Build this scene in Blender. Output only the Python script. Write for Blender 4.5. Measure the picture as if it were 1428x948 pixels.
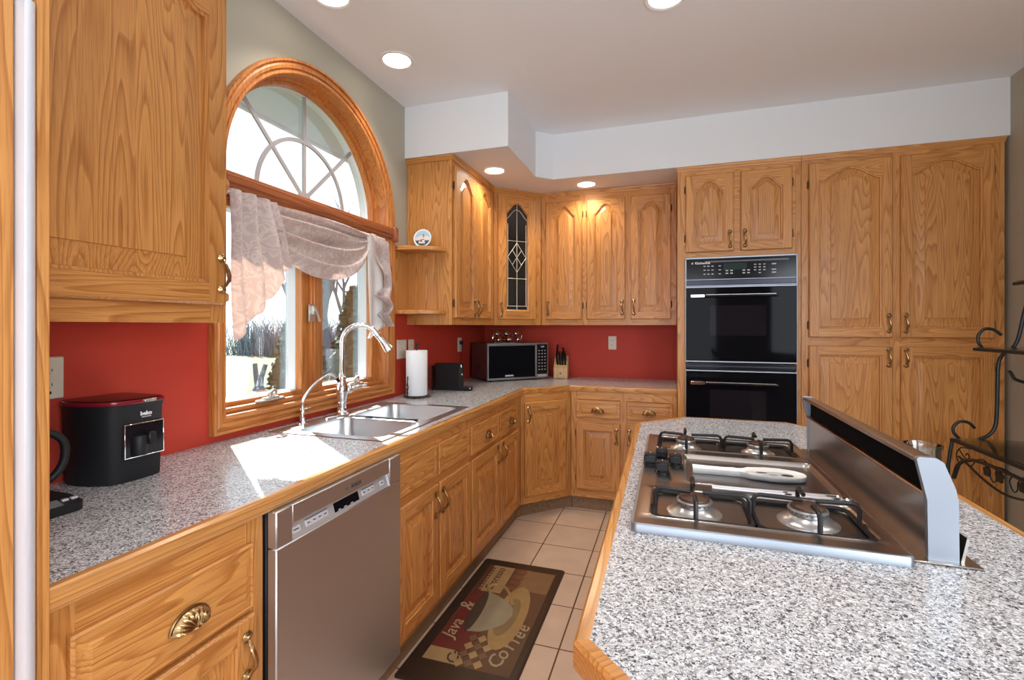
import bpy, bmesh, math, random
from math import sin, cos, pi, radians, sqrt
from mathutils import Vector, Matrix

for o in list(bpy.data.objects): bpy.data.objects.remove(o)
SC = bpy.context.scene
COL = SC.collection

# ------------------------------------------------------------------ camera
cam_d = bpy.data.cameras.new('camera'); cam = bpy.data.objects.new('camera', cam_d); COL.objects.link(cam)
cam.location = (1.6366, 0, 1.3522); cam.rotation_euler = (pi/2, 0, .3168)
cam_d.sensor_width = 36; cam_d.lens = 671.753/1428*36; cam_d.shift_y = -18.85/1428; cam_d.clip_start = .02; cam_d.clip_end = 300
SC.camera = cam
# ------------------------------------------------------------------ colour management
SC.view_settings.view_transform = 'Standard'; SC.view_settings.look = 'None'
SC.view_settings.exposure = 0.48; SC.view_settings.gamma = 1; SC.view_settings.use_curve_mapping = False
cy = SC.cycles
cy.max_bounces = 8; cy.diffuse_bounces = 5; cy.glossy_bounces = 4; cy.transparent_max_bounces = 12; cy.transmission_bounces = 6
cy.caustics_reflective = False; cy.caustics_refractive = False; cy.sample_clamp_indirect = 6; cy.use_denoising = True
# ------------------------------------------------------------------ world: bright hazy sky
W = bpy.data.worlds.new('sky'); SC.world = W; W.use_nodes = True
nt = W.node_tree; nt.nodes.clear()
wo = nt.nodes.new('ShaderNodeOutputWorld'); bg = nt.nodes.new('ShaderNodeBackground')
tc = nt.nodes.new('ShaderNodeTexCoord'); sp = nt.nodes.new('ShaderNodeSeparateXYZ'); rp = nt.nodes.new('ShaderNodeValToRGB')
rp.color_ramp.elements[0].position = 0.0; rp.color_ramp.elements[0].color = (.92, .96, 1, 1)
rp.color_ramp.elements[1].position = .9; rp.color_ramp.elements[1].color = (.55, .78, 1, 1)
nt.links.new(tc.outputs['Generated'], sp.inputs[0]); nt.links.new(sp.outputs[2], rp.inputs[0])
nt.links.new(rp.outputs[0], bg.inputs[0]); nt.links.new(bg.outputs[0], wo.inputs[0]); bg.inputs[1].default_value = 2.0
# ------------------------------------------------------------------ lights
def light(kind, name, loc, direction, power, color=(1, 1, 1), **kw):
    d = bpy.data.lights.new(name, kind); o = bpy.data.objects.new(name, d); COL.objects.link(o)
    o.location = loc; o.rotation_euler = Vector(direction).to_track_quat('-Z', 'Y').to_euler()
    d.energy = power; d.color = color
    for k, v in kw.items(): setattr(d, k, v)
    return o
EL = radians(38)
light('SUN', 'sun', (-6, 4, 6), (.814*cos(EL), -.581*cos(EL), -sin(EL)), 24.0, (1, .95, .86), angle=radians(.6))
# sink window portal, plus unseen area fills added behind the camera and at right
pl = light('AREA', 'sink_window_portal', (-.19, 1.98, 1.76), (1, 0, 0), 1, shape='RECTANGLE', size=1.6, size_y=1.15); pl.data.cycles.is_portal = True
light('AREA', 'rear_daylight_fill', (1.3, -3.08, 1.25), (0, 1, .05), 42, (.80, .90, 1), shape='RECTANGLE', size=2.35, size_y=2.2)
light('AREA', 'side_daylight_fill', (3.42, -.9, 1.6), (-1, .35, 0), 42, (.82, .91, 1), shape='RECTANGLE', size=1.5, size_y=1.3)

# ================================================================== materials
def new_mat(name):
    m = bpy.data.materials.new(name); m.use_nodes = True
    n = m.node_tree; return m, n, n.nodes['Principled BSDF'], n.links
def flat(name, col, rough=.5, metal=0, coat=0, spec=None, emit=None, es=1, noise=0, nscale=6, bump=0, bscale=200):
    m, n, b, L = new_mat(name)
    b.inputs['Base Color'].default_value = (*col, 1); b.inputs['Roughness'].default_value = rough; b.inputs['Metallic'].default_value = metal
    b.inputs['Coat Weight'].default_value = coat
    if spec is not None: b.inputs['Specular IOR Level'].default_value = spec
    if emit: b.inputs['Emission Color'].default_value = (*emit, 1); b.inputs['Emission Strength'].default_value = es
    if noise or bump:
        t = n.nodes.new('ShaderNodeTexCoord')
    if noise:
        z = n.nodes.new('ShaderNodeTexNoise'); z.inputs['Scale'].default_value = nscale; z.inputs['Detail'].default_value = 4
        L.new(t.outputs['Object'], z.inputs['Vector'])
        mx = n.nodes.new('ShaderNodeMix'); mx.data_type = 'RGBA'
        mx.inputs[6].default_value = (*[c*(1-noise) for c in col], 1); mx.inputs[7].default_value = (*[min(1, c*(1+noise)) for c in col], 1)
        L.new(z.outputs['Fac'], mx.inputs[0]); L.new(mx.outputs[2], b.inputs['Base Color'])
    if bump:
        z2 = n.nodes.new('ShaderNodeTexNoise'); z2.inputs['Scale'].default_value = bscale; L.new(t.outputs['Object'], z2.inputs['Vector'])
        bp = n.nodes.new('ShaderNodeBump'); bp.inputs['Strength'].default_value = bump; bp.inputs['Distance'].default_value = .002
        L.new(z2.outputs['Fac'], bp.inputs['Height']); L.new(bp.outputs[0], b.inputs['Normal'])
    return m
def ramp(n, pts):
    r = n.nodes.new('ShaderNodeValToRGB'); e = r.color_ramp.elements
    while len(e) < len(pts): e.new(.5)
    for k, (p, c) in enumerate(pts): e[k].position = p; e[k].color = (*c, 1)
    return r
def oak(name, axis, light_c, dark_c, K=11, rough=.42, rot=0, coat=.12):
    m, n, b, L = new_mat(name)
    t = n.nodes.new('ShaderNodeTexCoord'); mp = n.nodes.new('ShaderNodeMapping'); mp.vector_type = 'POINT'
    rt = n.nodes.new('ShaderNodeMapping'); rt.inputs['Rotation'].default_value = (0, 0, rot)
    hi, lo = 10.0, .8
    mp.inputs['Scale'].default_value = tuple(lo if a == axis else hi for a in 'xyz')
    at = n.nodes.new('ShaderNodeAttribute'); at.attribute_name = 'board'
    mu = n.nodes.new('ShaderNodeMath'); mu.operation = 'MULTIPLY'; mu.inputs[1].default_value = 7.31
    if axis == 'z':
        sx = n.nodes.new('ShaderNodeSeparateXYZ'); L.new(t.outputs['Object'], sx.inputs[0]); s1 = n.nodes.new('ShaderNodeMath'); s1.operation = 'ADD'; L.new(sx.outputs[0], s1.inputs[0]); L.new(sx.outputs[1], s1.inputs[1])
        s2 = n.nodes.new('ShaderNodeMath'); s2.operation = 'MULTIPLY_ADD'; s2.inputs[1].default_value = 7.7; L.new(s1.outputs[0], s2.inputs[0]); L.new(at.outputs['Fac'], s2.inputs[2])
        s3 = n.nodes.new('ShaderNodeMath'); s3.operation = 'FLOOR'; L.new(s2.outputs[0], s3.inputs[0])
        s4 = n.nodes.new('ShaderNodeMath'); s4.operation = 'MULTIPLY_ADD'; s4.inputs[1].default_value = .37; L.new(s3.outputs[0], s4.inputs[0]); L.new(at.outputs['Fac'], s4.inputs[2]); L.new(s4.outputs[0], mu.inputs[0])
    else: L.new(at.outputs['Fac'], mu.inputs[0])
    L.new(t.outputs['Object'], rt.inputs[0]); L.new(rt.outputs[0], mp.inputs[0])
    z = n.nodes.new('ShaderNodeTexNoise'); z.noise_dimensions = '4D'; z.inputs['Scale'].default_value = 1; z.inputs['Detail'].default_value = 1.5; z.inputs['Roughness'].default_value = .35
    L.new(mp.outputs[0], z.inputs['Vector']); L.new(mu.outputs[0], z.inputs['W'])
    k = n.nodes.new('ShaderNodeMath'); k.operation = 'MULTIPLY'; k.inputs[1].default_value = K*2.3
    L.new(z.outputs['Fac'], k.inputs[0])
    pp = n.nodes.new('ShaderNodeMath'); pp.operation = 'FRACT'; L.new(k.outputs[0], pp.inputs[0])
    r1 = ramp(n, [(0.0, tuple(.55*a+.45*d for a, d in zip(light_c, dark_c))), (.10, dark_c), (.38, tuple(.7*a+.3*d for a, d in zip(light_c, dark_c))), (.85, light_c), (1, tuple(min(1, a*1.03) for a in light_c))])
    L.new(pp.outputs[0], r1.inputs[0])
    # pores: very stretched fine noise
    mp2 = n.nodes.new('ShaderNodeMapping'); mp2.inputs['Scale'].default_value = tuple(9 if a == axis else 330 for a in 'xyz')
    L.new(rt.outputs[0], mp2.inputs[0])
    z2 = n.nodes.new('ShaderNodeTexNoise'); z2.inputs['Scale'].default_value = 1; z2.inputs['Detail'].default_value = 2; L.new(mp2.outputs[0], z2.inputs['Vector'])
    r2 = ramp(n, [(.34, (.62, .55, .5)), (.52, (1, 1, 1))]); L.new(z2.outputs['Fac'], r2.inputs[0])
    # slow board-to-board tone
    wn = n.nodes.new('ShaderNodeTexWhiteNoise'); wn.noise_dimensions = '1D'; L.new(mu.outputs[0], wn.inputs['W'])
    r3 = ramp(n, [(0, (.87, .84, .82)), (1, (1.0, 1.0, 1.0))]); L.new(wn.outputs['Value'], r3.inputs[0])
    m1 = n.nodes.new('ShaderNodeMix'); m1.data_type = 'RGBA'; m1.blend_type = 'MULTIPLY'; m1.inputs[0].default_value = .55
    L.new(r1.outputs[0], m1.inputs[6]); L.new(r2.outputs[0], m1.inputs[7])
    m2 = n.nodes.new('ShaderNodeMix'); m2.data_type = 'RGBA'; m2.blend_type = 'MULTIPLY'; m2.inputs[0].default_value = 1
    L.new(m1.outputs[2], m2.inputs[6]); L.new(r3.outputs[0], m2.inputs[7]); L.new(m2.outputs[2], b.inputs['Base Color'])
    b.inputs['Roughness'].default_value = rough; b.inputs['Coat Weight'].default_value = coat; b.inputs['Coat Roughness'].default_value = .2
    bp = n.nodes.new('ShaderNodeBump'); bp.inputs['Strength'].default_value = .25; bp.inputs['Distance'].default_value = .0006
    L.new(z2.outputs['Fac'], bp.inputs['Height']); L.new(bp.outputs[0], b.inputs['Normal'])
    return m
OL, OD = (.655, .305, .086), (.45, .172, .038)
OAK_Z = oak('honey_oak_upright', 'z', OL, OD); OAK_X = oak('honey_oak_along_x', 'x', OL, OD); OAK_Y = oak('honey_oak_along_y', 'y', OL, OD)
OAK_D = oak('honey_oak_diagonal', 'x', OL, OD, rot=-pi/4)
WL, WD = (.66, .26, .065), (.48, .155, .033)
WIN_Z = oak('window_pine_upright', 'z', WL, WD, K=7); WIN_Y = oak('window_pine_along_y', 'y', WL, WD, K=7)
RAIL_Y = oak('window_rail_wood', 'y', (.42, .125, .035), (.30, .075, .02), K=6)
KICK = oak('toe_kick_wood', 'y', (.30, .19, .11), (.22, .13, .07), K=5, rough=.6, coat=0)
NOSE_Y = oak('counter_nosing_oak_y', 'y', (.66, .33, .11), (.46, .2, .055), K=8, rough=.22, coat=.6)
NOSE_X = oak('counter_nosing_oak_x', 'x', (.66, .33, .11), (.46, .2, .055), K=8, rough=.22, coat=.6)

def laminate():
    m, n, b, L = new_mat('speckled_granite_laminate')
    t = n.nodes.new('ShaderNodeTexCoord')
    mp = n.nodes.new('ShaderNodeMapping'); mp.inputs['Scale'].default_value = (1, 1, .2); L.new(t.outputs['Object'], mp.inputs[0])
    nz = n.nodes.new('ShaderNodeTexNoise'); nz.inputs['Scale'].default_value = 160; nz.inputs['Detail'].default_value = 2; L.new(mp.outputs[0], nz.inputs['Vector'])
    ad = n.nodes.new('ShaderNodeMix'); ad.data_type = 'VECTOR'; ad.inputs[0].default_value = .012
    L.new(mp.outputs[0], ad.inputs[4]); L.new(nz.outputs['Color'], ad.inputs[5])
    v = n.nodes.new('ShaderNodeTexVoronoi'); v.inputs['Scale'].default_value = 330; L.new(ad.outputs[1], v.inputs['Vector'])
    s = n.nodes.new('ShaderNodeSeparateColor'); L.new(v.outputs['Color'], s.inputs[0])
    r = ramp(n, [(0, (.07, .07, .085)), (.10, (.17, .17, .19)), (.22, (.34, .35, .38)), (.38, (.51, .50, .50)), (.56, (.63, .65, .68)), (.80, (.82, .86, .92))])
    r.color_ramp.interpolation = 'CONSTANT'
    L.new(s.outputs[0], r.inputs[0])
    n2 = n.nodes.new('ShaderNodeTexNoise'); n2.inputs['Scale'].default_value = 420; n2.inputs['Detail'].default_value = 3; L.new(mp.outputs[0], n2.inputs['Vector'])
    r2 = ramp(n, [(.35, (.55, .54, .56)), (.6, (1, 1, 1))]); L.new(n2.outputs['Fac'], r2.inputs[0])
    mx = n.nodes.new('ShaderNodeMix'); mx.data_type = 'RGBA'; mx.blend_type = 'MULTIPLY'; mx.inputs[0].default_value = .6
    L.new(r.outputs[0], mx.inputs[6]); L.new(r2.outputs[0], mx.inputs[7]); L.new(mx.outputs[2], b.inputs['Base Color'])
    b.inputs['Roughness'].default_value = .22; b.inputs['Specular IOR Level'].default_value = .5
    return m
LAM = laminate()
def brushed(name, col, rough, axis, amt=.12):
    m, n, b, L = new_mat(name)
    t = n.nodes.new('ShaderNodeTexCoord'); mp = n.nodes.new('ShaderNodeMapping'); mp.inputs['Scale'].default_value = tuple(4 if a == axis else 700 for a in 'xyz')
    z = n.nodes.new('ShaderNodeTexNoise'); z.inputs['Scale'].default_value = 1; L.new(t.outputs['Object'], mp.inputs[0]); L.new(mp.outputs[0], z.inputs['Vector'])
    r = n.nodes.new('ShaderNodeMapRange'); r.inputs[3].default_value = rough-amt; r.inputs[4].default_value = rough+amt
    L.new(z.outputs['Fac'], r.inputs[0]); L.new(r.outputs[0], b.inputs['Roughness'])
    b.inputs['Base Color'].default_value = (*col, 1); b.inputs['Metallic'].default_value = 1
    return m
STEEL = flat('brushed_stainless', (.40, .37, .35), .27, 1)
STEEL_DW = flat('dishwasher_stainless', (.56, .55, .56), .46, 1)
STEEL_L = flat('light_stainless', (.33, .36, .41), .42, 1)
SINKM = flat('sink_stainless', (.66, .68, .70), .30, 1)
STRIP = flat('silver_control_plastic', (.56, .57, .60), .35, .5)
CHROME = flat('polished_chrome', (.86, .87, .9), .06, 1)
BRASS = flat('antique_brass', (.42, .27, .13), .28, 1, noise=.45, nscale=90)
BRASS_D = flat('dark_bronze_hinge', (.09, .05, .03), .4, .7)
PEWTER = flat('window_hardware_metal', (.62, .60, .56), .35, .8)
BLK = flat('black_plastic', (.010, .010, .012), .35, spec=.35)
BLK_M = flat('matte_black_plastic', (.013, .013, .015), .5, spec=.35)
BLK_G = flat('black_glass', (.005, .005, .007), .05, spec=.05)
BLK_P = flat('glossy_black_panel', (.008, .008, .012), .14, spec=.25)
PURP = flat('dark_violet_trim', (.03, .025, .05), .25, .4)
IRON = flat('dark_green_black_iron', (.012, .018, .02), .42, .3)
GRATE = flat('cast_iron_grate', (.012, .010, .011), .42, spec=.35)
GREYTXT = flat('grey_print', (.55, .56, .6), .5)
WHTXT = flat('white_print', (.85, .85, .88), .5)
DRKTXT = flat('dark_print', (.05, .05, .06), .5)
REDP = flat('wine_red_plastic', (.22, .01, .02), .2)
WHITE = flat('white_plastic', (.8, .8, .8), .4)
IVORY = flat('ivory_plate', (.72, .66, .54), .4)
CER = flat('white_ceramic', (.85, .85, .86), .15, coat=.4)
PAPER = flat('paper_towel', (.82, .84, .88), .9, bump=.4, bscale=260)
VINYL = flat('white_sash_vinyl', (.80, .84, .88), .4)
GRILLE = flat('grey_window_grille', (.36, .35, .36), .5)
BLOCKW = oak('knife_block_wood', 'z', (.72, .48, .24), (.6, .36, .16), K=6)
CEIL = flat('ceiling_paint', (.86, .885, .92), .9, noise=.015, nscale=1.2)
SOFF = flat('soffit_paint', (.76, .785, .815), .85)
TAUPE = flat('taupe_wall_paint', (.42, .395, .32), .75)
LENS = flat('lamp_lens', (1, 1, 1), .5, emit=(1, .93, .80), es=7)
TRIMW = flat('white_lamp_trim', (.8, .8, .8), .5)
ALU = flat('white_aluminium_trim', (.72, .74, .82), .3, .35)
BULB_DK = flat('burner_cap_rust', (.10, .055, .035), .5, .5)
BURN = flat('burner_aluminium', (.52, .52, .53), .3, .9)
RUB = flat('black_rubber', (.02, .02, .02), .7)
LEAD = flat('lead_came', (.62, .60, .55), .4, .4)
def wall_paint():
    m, n, b, L = new_mat('red_and_taupe_wall_paint')
    g = n.nodes.new('ShaderNodeTexCoord'); s = n.nodes.new('ShaderNodeSeparateXYZ'); L.new(g.outputs['Object'], s.inputs[0])
    c = n.nodes.new('ShaderNodeMath'); c.operation = 'GREATER_THAN'; c.inputs[1].default_value = 1.447; L.new(s.outputs[2], c.inputs[0])
    mx = n.nodes.new('ShaderNodeMix'); mx.data_type = 'RGBA'; mx.inputs[6].default_value = (.52, .052, .030, 1); mx.inputs[7].default_value = (.42, .395, .32, 1)
    L.new(c.outputs[0], mx.inputs[0]); L.new(mx.outputs[2], b.inputs['Base Color']); b.inputs['Roughness'].default_value = .55; b.inputs['Specular IOR Level'].default_value = .25
    return m
WALLP = wall_paint()
def tile_mat():
    m, n, b, L = new_mat('beige_floor_tile')
    t = n.nodes.new('ShaderNodeTexCoord'); mp = n.nodes.new('ShaderNodeMapping'); mp.inputs['Location'].default_value = (-.885+.31*10, -1.98+.31*20, 0)
    L.new(t.outputs['Object'], mp.inputs[0])
    br = n.nodes.new('ShaderNodeTexBrick'); br.offset = 0; br.squash = 1; br.inputs['Scale'].default_value = 1
    br.inputs['Brick Width'].default_value = .31; br.inputs['Row Height'].default_value = .31; br.inputs['Mortar Size'].default_value = .0035; br.inputs['Mortar Smooth'].default_value = .1
    br.inputs['Color1'].default_value = (.66, .50, .38, 1); br.inputs['Color2'].default_value = (.62, .47, .36, 1); br.inputs['Mortar'].default_value = (.10, .055, .03, 1)
    L.new(mp.outputs[0], br.inputs['Vector'])
    z = n.nodes.new('ShaderNodeTexNoise'); z.inputs['Scale'].default_value = 9; z.inputs['Detail'].default_value = 5; L.new(t.outputs['Object'], z.inputs['Vector'])
    r = ramp(n, [(.3, (.88, .88, .88)), (.7, (1, 1, 1))]); L.new(z.outputs['Fac'], r.inputs[0])
    mx = n.nodes.new('ShaderNodeMix'); mx.data_type = 'RGBA'; mx.blend_type = 'MULTIPLY'; mx.inputs[0].default_value = 1
    L.new(br.outputs['Color'], mx.inputs[6]); L.new(r.outputs[0], mx.inputs[7]); L.new(mx.outputs[2], b.inputs['Base Color'])
    b.inputs['Roughness'].default_value = .35
    bp = n.nodes.new('ShaderNodeBump'); bp.invert = True; bp.inputs['Strength'].default_value = .6; bp.inputs['Distance'].default_value = .002
    L.new(br.outputs['Fac'], bp.inputs['Height']); L.new(bp.outputs[0], b.inputs['Normal'])
    return m
TILE = tile_mat()
def glass(name, tint=(1, 1, 1), base=.04, gain=.6, rough=.0):
    m = bpy.data.materials.new(name); m.use_nodes = True; n = m.node_tree; n.nodes.clear(); L = n.links
    o = n.nodes.new('ShaderNodeOutputMaterial'); tr = n.nodes.new('ShaderNodeBsdfTransparent'); gl = n.nodes.new('ShaderNodeBsdfGlossy')
    tr.inputs[0].default_value = (*tint, 1); gl.inputs['Roughness'].default_value = rough
    lw = n.nodes.new('ShaderNodeFresnel'); lw.inputs[0].default_value = 1.45
    mm = n.nodes.new('ShaderNodeMath'); mm.operation = 'MULTIPLY_ADD'; mm.inputs[1].default_value = gain; mm.inputs[2].default_value = base
    mx = n.nodes.new('ShaderNodeMixShader'); L.new(lw.outputs[0], mm.inputs[0]); L.new(mm.outputs[0], mx.inputs[0]); L.new(tr.outputs[0], mx.inputs[1]); L.new(gl.outputs[0], mx.inputs[2]); L.new(mx.outputs[0], o.inputs[0])
    return m
GLASS = glass('window_glass', (.97, .99, 1), .02, .45); TGLASS = glass('clear_tableware_glass', (.9, .92, .92), .08, 1.1)
SHELFG = glass('shelf_glass', (.86, .92, .90), .05, .9)
SMOKE = glass('textured_dark_glass', (.25, .27, .32), .10, .8, .15)
def fabric():
    m, n, b, L = new_mat('mauve_damask_fabric')
    t = n.nodes.new('ShaderNodeTexCoord'); z = n.nodes.new('ShaderNodeTexNoise'); z.inputs['Scale'].default_value = 11; z.inputs['Detail'].default_value = 1.5; z.inputs['Distortion'].default_value = 3.2
    L.new(t.outputs['Object'], z.inputs['Vector'])
    r = ramp(n, [(.40, (.60, .51, .51)), (.47, (.64, .55, .55)), (.50, (.77, .72, .71)), (.56, (.80, .75, .73)), (.60, (.65, .57, .57))]); L.new(z.outputs['Fac'], r.inputs[0])
    L.new(r.outputs[0], b.inputs['Base Color']); b.inputs['Roughness'].default_value = .75; b.inputs['Sheen Weight'].default_value = .3
    o = n.nodes['Material Output']; tl = n.nodes.new('ShaderNodeBsdfTranslucent'); tl.inputs[0].default_value = (.90, .72, .62, 1)
    mx = n.nodes.new('ShaderNodeMixShader'); mx.inputs[0].default_value = .36
    L.new(b.outputs[0], mx.inputs[1]); L.new(tl.outputs[0], mx.inputs[2]); L.new(mx.outputs[0], o.inputs[0])
    return m
FAB = fabric(); 
FAB_L = flat('white_curtain_lining', (.80, .78, .76), .8)

# ================================================================== mesh builder
_bid = [0]
def nb(): _bid[0] += 1; return _bid[0]*.137 % 13.7
class MB:
    def __init__(s): s.v = []; s.f = []; s.m = []; s.b = []; s.mats = []
    def mi(s, m):
        if m not in s.mats: s.mats.append(m)
        return s.mats.index(m)
    def add(s, vs, fs, m, M=None, bid=None):
        if bid is None: bid = nb()
        o = len(s.v); k = s.mi(m)
        for v in vs: s.v.append(tuple(M @ Vector(v)) if M is not None else tuple(v))
        for f in fs: s.f.append([i+o for i in f]); s.m.append(k); s.b.append(bid)
        return s
    def box(s, a, b, m, M=None, c=.002, bid=None):
        lo = [min(p, q) for p, q in zip(a, b)]; hi = [max(p, q) for p, q in zip(a, b)]
        c = min(c, *[(h-l)*.45 for l, h in zip(lo, hi)])
        if c <= 1e-5:
            vs = [(x, y, z) for x in (lo[0], hi[0]) for y in (lo[1], hi[1]) for z in (lo[2], hi[2])]
            return s.add(vs, [(0, 1, 3, 2), (4, 6, 7, 5), (0, 4, 5, 1), (2, 3, 7, 6), (0, 2, 6, 4), (1, 5, 7, 3)], m, M, bid)
        vs = []; ix = {}
        for i in (0, 1):
            for j in (0, 1):
                for k in (0, 1):
                    p = [(lo, hi)[i][0], (lo, hi)[j][1], (lo, hi)[k][2]]; sg = [(1, -1)[i], (1, -1)[j], (1, -1)[k]]
                    for ax in range(3):
                        q = list(p)
                        for d in range(3):
                            if d != ax: q[d] += sg[d]*c
                        ix[i, j, k, ax] = len(vs); vs.append(tuple(q))
        fs = []
        for ax in range(3):
            d1, d2 = [d for d in range(3) if d != ax]
            for sd in (0, 1):
                q = []
                for (p1, p2) in ((0, 0), (1, 0), (1, 1), (0, 1)):
                    key = [0]*3; key[ax] = sd; key[d1] = p1; key[d2] = p2; q.append(ix[(*key, ax)])
                fs.append(q)
            for p1 in (0, 1):
                for p2 in (0, 1):
                    k0 = [0]*3; k0[d1] = p1; k0[d2] = p2; k1 = list(k0); k1[ax] = 1
                    fs.append([ix[(*k0, d1)], ix[(*k1, d1)], ix[(*k1, d2)], ix[(*k0, d2)]])
        for i in (0, 1):
            for j in (0, 1):
                for k in (0, 1): fs.append([ix[i, j, k, 0], ix[i, j, k, 1], ix[i, j, k, 2]])
        return s.add(vs, fs, m, M, bid)
    def strips(s, loops, m, M=None, closed=True, cap0=False, cap1=False, bid=None, wrap=False):
        n = len(loops[0]); vs = [p for l in loops for p in l]; fs = []
        R = len(loops) if wrap else len(loops)-1
        for i in range(R):
            i2 = (i+1) % len(loops)
            for j in range(n if closed else n-1):
                k = (j+1) % n; fs.append([i*n+j, i*n+k, i2*n+k, i2*n+j])
        if cap0: fs.append(list(range(n))[::-1])
        if cap1: fs.append([(len(loops)-1)*n+j for j in range(n)])
        return s.add(vs, fs, m, M, bid)
    def prism(s, poly, h0, h1, m, M=None, axis='z', bid=None, c=0):
        # poly is 2-D; axis is the extrusion axis
        def P(p, h): return {'z': (p[0], p[1], h), 'y': (p[0], h, p[1]), 'x': (h, p[0], p[1])}[axis]
        if c:
            cx = sum(p[0] for p in poly)/len(poly); cy_ = sum(p[1] for p in poly)/len(poly)
            ins = inset(poly, c)
            sg = 1 if h1 > h0 else -1
            L = [[P(p, h0) for p in poly], [P(p, h1-sg*c) for p in poly], [P(p, h1) for p in ins]]
        else: L = [[P(p, h0) for p in poly], [P(p, h1) for p in poly]]
        return s.strips(L, m, M, cap0=True, cap1=True, bid=bid)
    def tube(s, pts, r, m, M=None, n=8, closed=False, caps=True, bid=None):
        pts = [Vector(p) for p in pts]; N = len(pts); rr = r if isinstance(r, (list, tuple)) else [r]*N
        tg = []
        for i in range(N):
            a = pts[(i-1) % N] if (closed or i > 0) else pts[i]; b = pts[(i+1) % N] if (closed or i < N-1) else pts[i]
            d = b-a; tg.append(d.normalized() if d.length > 1e-9 else Vector((0, 0, 1)))
        up = Vector((0, 0, 1)) if abs(tg[0].z) < .9 else Vector((1, 0, 0)); x = tg[0].cross(up).normalized(); loops = []
        for i in range(N):
            x = (x-tg[i]*x.dot(tg[i])); x = x.normalized() if x.length > 1e-6 else tg[i].orthogonal().normalized()
            y = tg[i].cross(x)
            loops.append([tuple(pts[i]+(x*cos(2*pi*k/n)+y*sin(2*pi*k/n))*rr[i]) for k in range(n)])
        return s.strips(loops, m, M, cap0=caps and not closed, cap1=caps and not closed, wrap=closed, bid=bid)
    def lathe(s, prof, cen, m, M=None, axis=(0, 0, 1), n=24, sx=1, sy=1, bid=None, cap=True):
        ax = Vector(axis).normalized(); x = ax.orthogonal().normalized() if abs(ax.z) < .99 else Vector((1, 0, 0)); y = ax.cross(x); c = Vector(cen)
        loops = [[tuple(c+ax*h+(x*cos(2*pi*k/n)*sx+y*sin(2*pi*k/n)*sy)*max(r, 1e-4)) for k in range(n)] for r, h in prof]
        return s.strips(loops, m, M, cap0=cap, cap1=cap, bid=bid)
    def text(s, txt, size, m, M, depth=.0006, align='CENTER', shear=0, bold=0):
        cu = bpy.data.curves.new('t', 'FONT'); cu.body = txt; cu.size = size; cu.extrude = depth; cu.align_x = align; cu.align_y = 'CENTER'; cu.shear = shear; cu.offset = bold; cu.resolution_u = 2
        ob = bpy.data.objects.new('t', cu); COL.objects.link(ob); dg = bpy.context.evaluated_depsgraph_get(); dg.update()
        me = bpy.data.meshes.new_from_object(ob.evaluated_get(dg)); bpy.data.objects.remove(ob)
        s.add([tuple(v.co) for v in me.vertices], [list(p.vertices) for p in me.polygons], m, M); bpy.data.meshes.remove(me); bpy.data.curves.remove(cu)
        return s
    def build(s, name, parent=None, label=None, cat=None, group=None, kind=None, sharp=38, recalc=True):
        me = bpy.data.meshes.new(name); me.from_pydata(s.v, [], s.f)
        for m in s.mats: me.materials.append(m)
        me.polygons.foreach_set('material_index', s.m)
        a = me.attributes.new('board', 'FLOAT', 'FACE'); a.data.foreach_set('value', s.b)
        if recalc:
            bm = bmesh.new(); bm.from_mesh(me); bmesh.ops.recalc_face_normals(bm, faces=bm.faces); bm.to_mesh(me); bm.free()
        me.polygons.foreach_set('use_smooth', [True]*len(me.polygons)); me.set_sharp_from_angle(angle=radians(sharp)); me.update()
        o = bpy.data.objects.new(name, me); COL.objects.link(o)
        if parent is not None:
            o.parent = parent
            if parent.type == 'EMPTY': o.location = -parent.location
        return tag(o, label, cat, group, kind)
def inset(poly, d):
    n = len(poly); out = []; A = sum(poly[i][0]*poly[(i+1) % n][1]-poly[(i+1) % n][0]*poly[i][1] for i in range(n)); sg = 1 if A > 0 else -1
    for i in range(n):
        p0, p1, p2 = Vector(poly[i-1]), Vector(poly[i]), Vector(poly[(i+1) % n])
        a = (p1-p0).normalized(); b = (p2-p1).normalized(); na = Vector((-a.y, a.x))*sg; nb_ = Vector((-b.y, b.x))*sg
        k = na+nb_; k = k/max(k.dot(na), .3) if k.length > 1e-6 else na
        out.append(tuple(p1+k*d))
    return out
def tag(o, label=None, cat=None, group=None, kind=None):
    if label: o['label'] = label
    if cat: o['category'] = cat
    if group: o['group'] = group
    if kind: o['kind'] = kind
    return o
def thing(name, loc, label, cat, group=None, kind=None):
    o = bpy.data.objects.new(name, None); COL.objects.link(o); o.location = loc; o.empty_display_size = .05
    return tag(o, label, cat, group, kind)
def frame(o, u, w):
    u = Vector(u).normalized(); w = Vector(w).normalized()
    return Matrix(((u.x, w.x, 0, o[0]), (u.y, w.y, 0, o[1]), (u.z, w.z, 1, o[2] if len(o) > 2 else 0), (0, 0, 0, 1)))
def textM(M, u, w, z):   # text plane: x -> u, y -> z, depth -> w
    return M @ Matrix(((1, 0, 0, u), (0, 0, 1, w), (0, 1, 0, z), (0, 0, 0, 1)))
def arc(c, r, a0, a1, n, pl='xz', k=0):
    out = []
    for i in range(n+1):
        a = radians(a0+(a1-a0)*i/n); p, q = c[0]+r*cos(a), c[1]+r*sin(a)
        out.append({'xz': (p, k, q), 'yz': (k, p, q), 'xy': (p, q, k)}[pl])
    return out
def smooth(pts, n=6):
    P = [Vector(p) for p in pts]; out = []
    for i in range(len(P)-1):
        a, b, c, d = P[max(i-1, 0)], P[i], P[i+1], P[min(i+2, len(P)-1)]
        for k in range(n):
            t = k/n; out.append(tuple(.5*((2*b)+(c-a)*t+(2*a-5*b+4*c-d)*t*t+(3*b-a-3*c+d)*t**3)))
    out.append(tuple(P[-1])); return out
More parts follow.
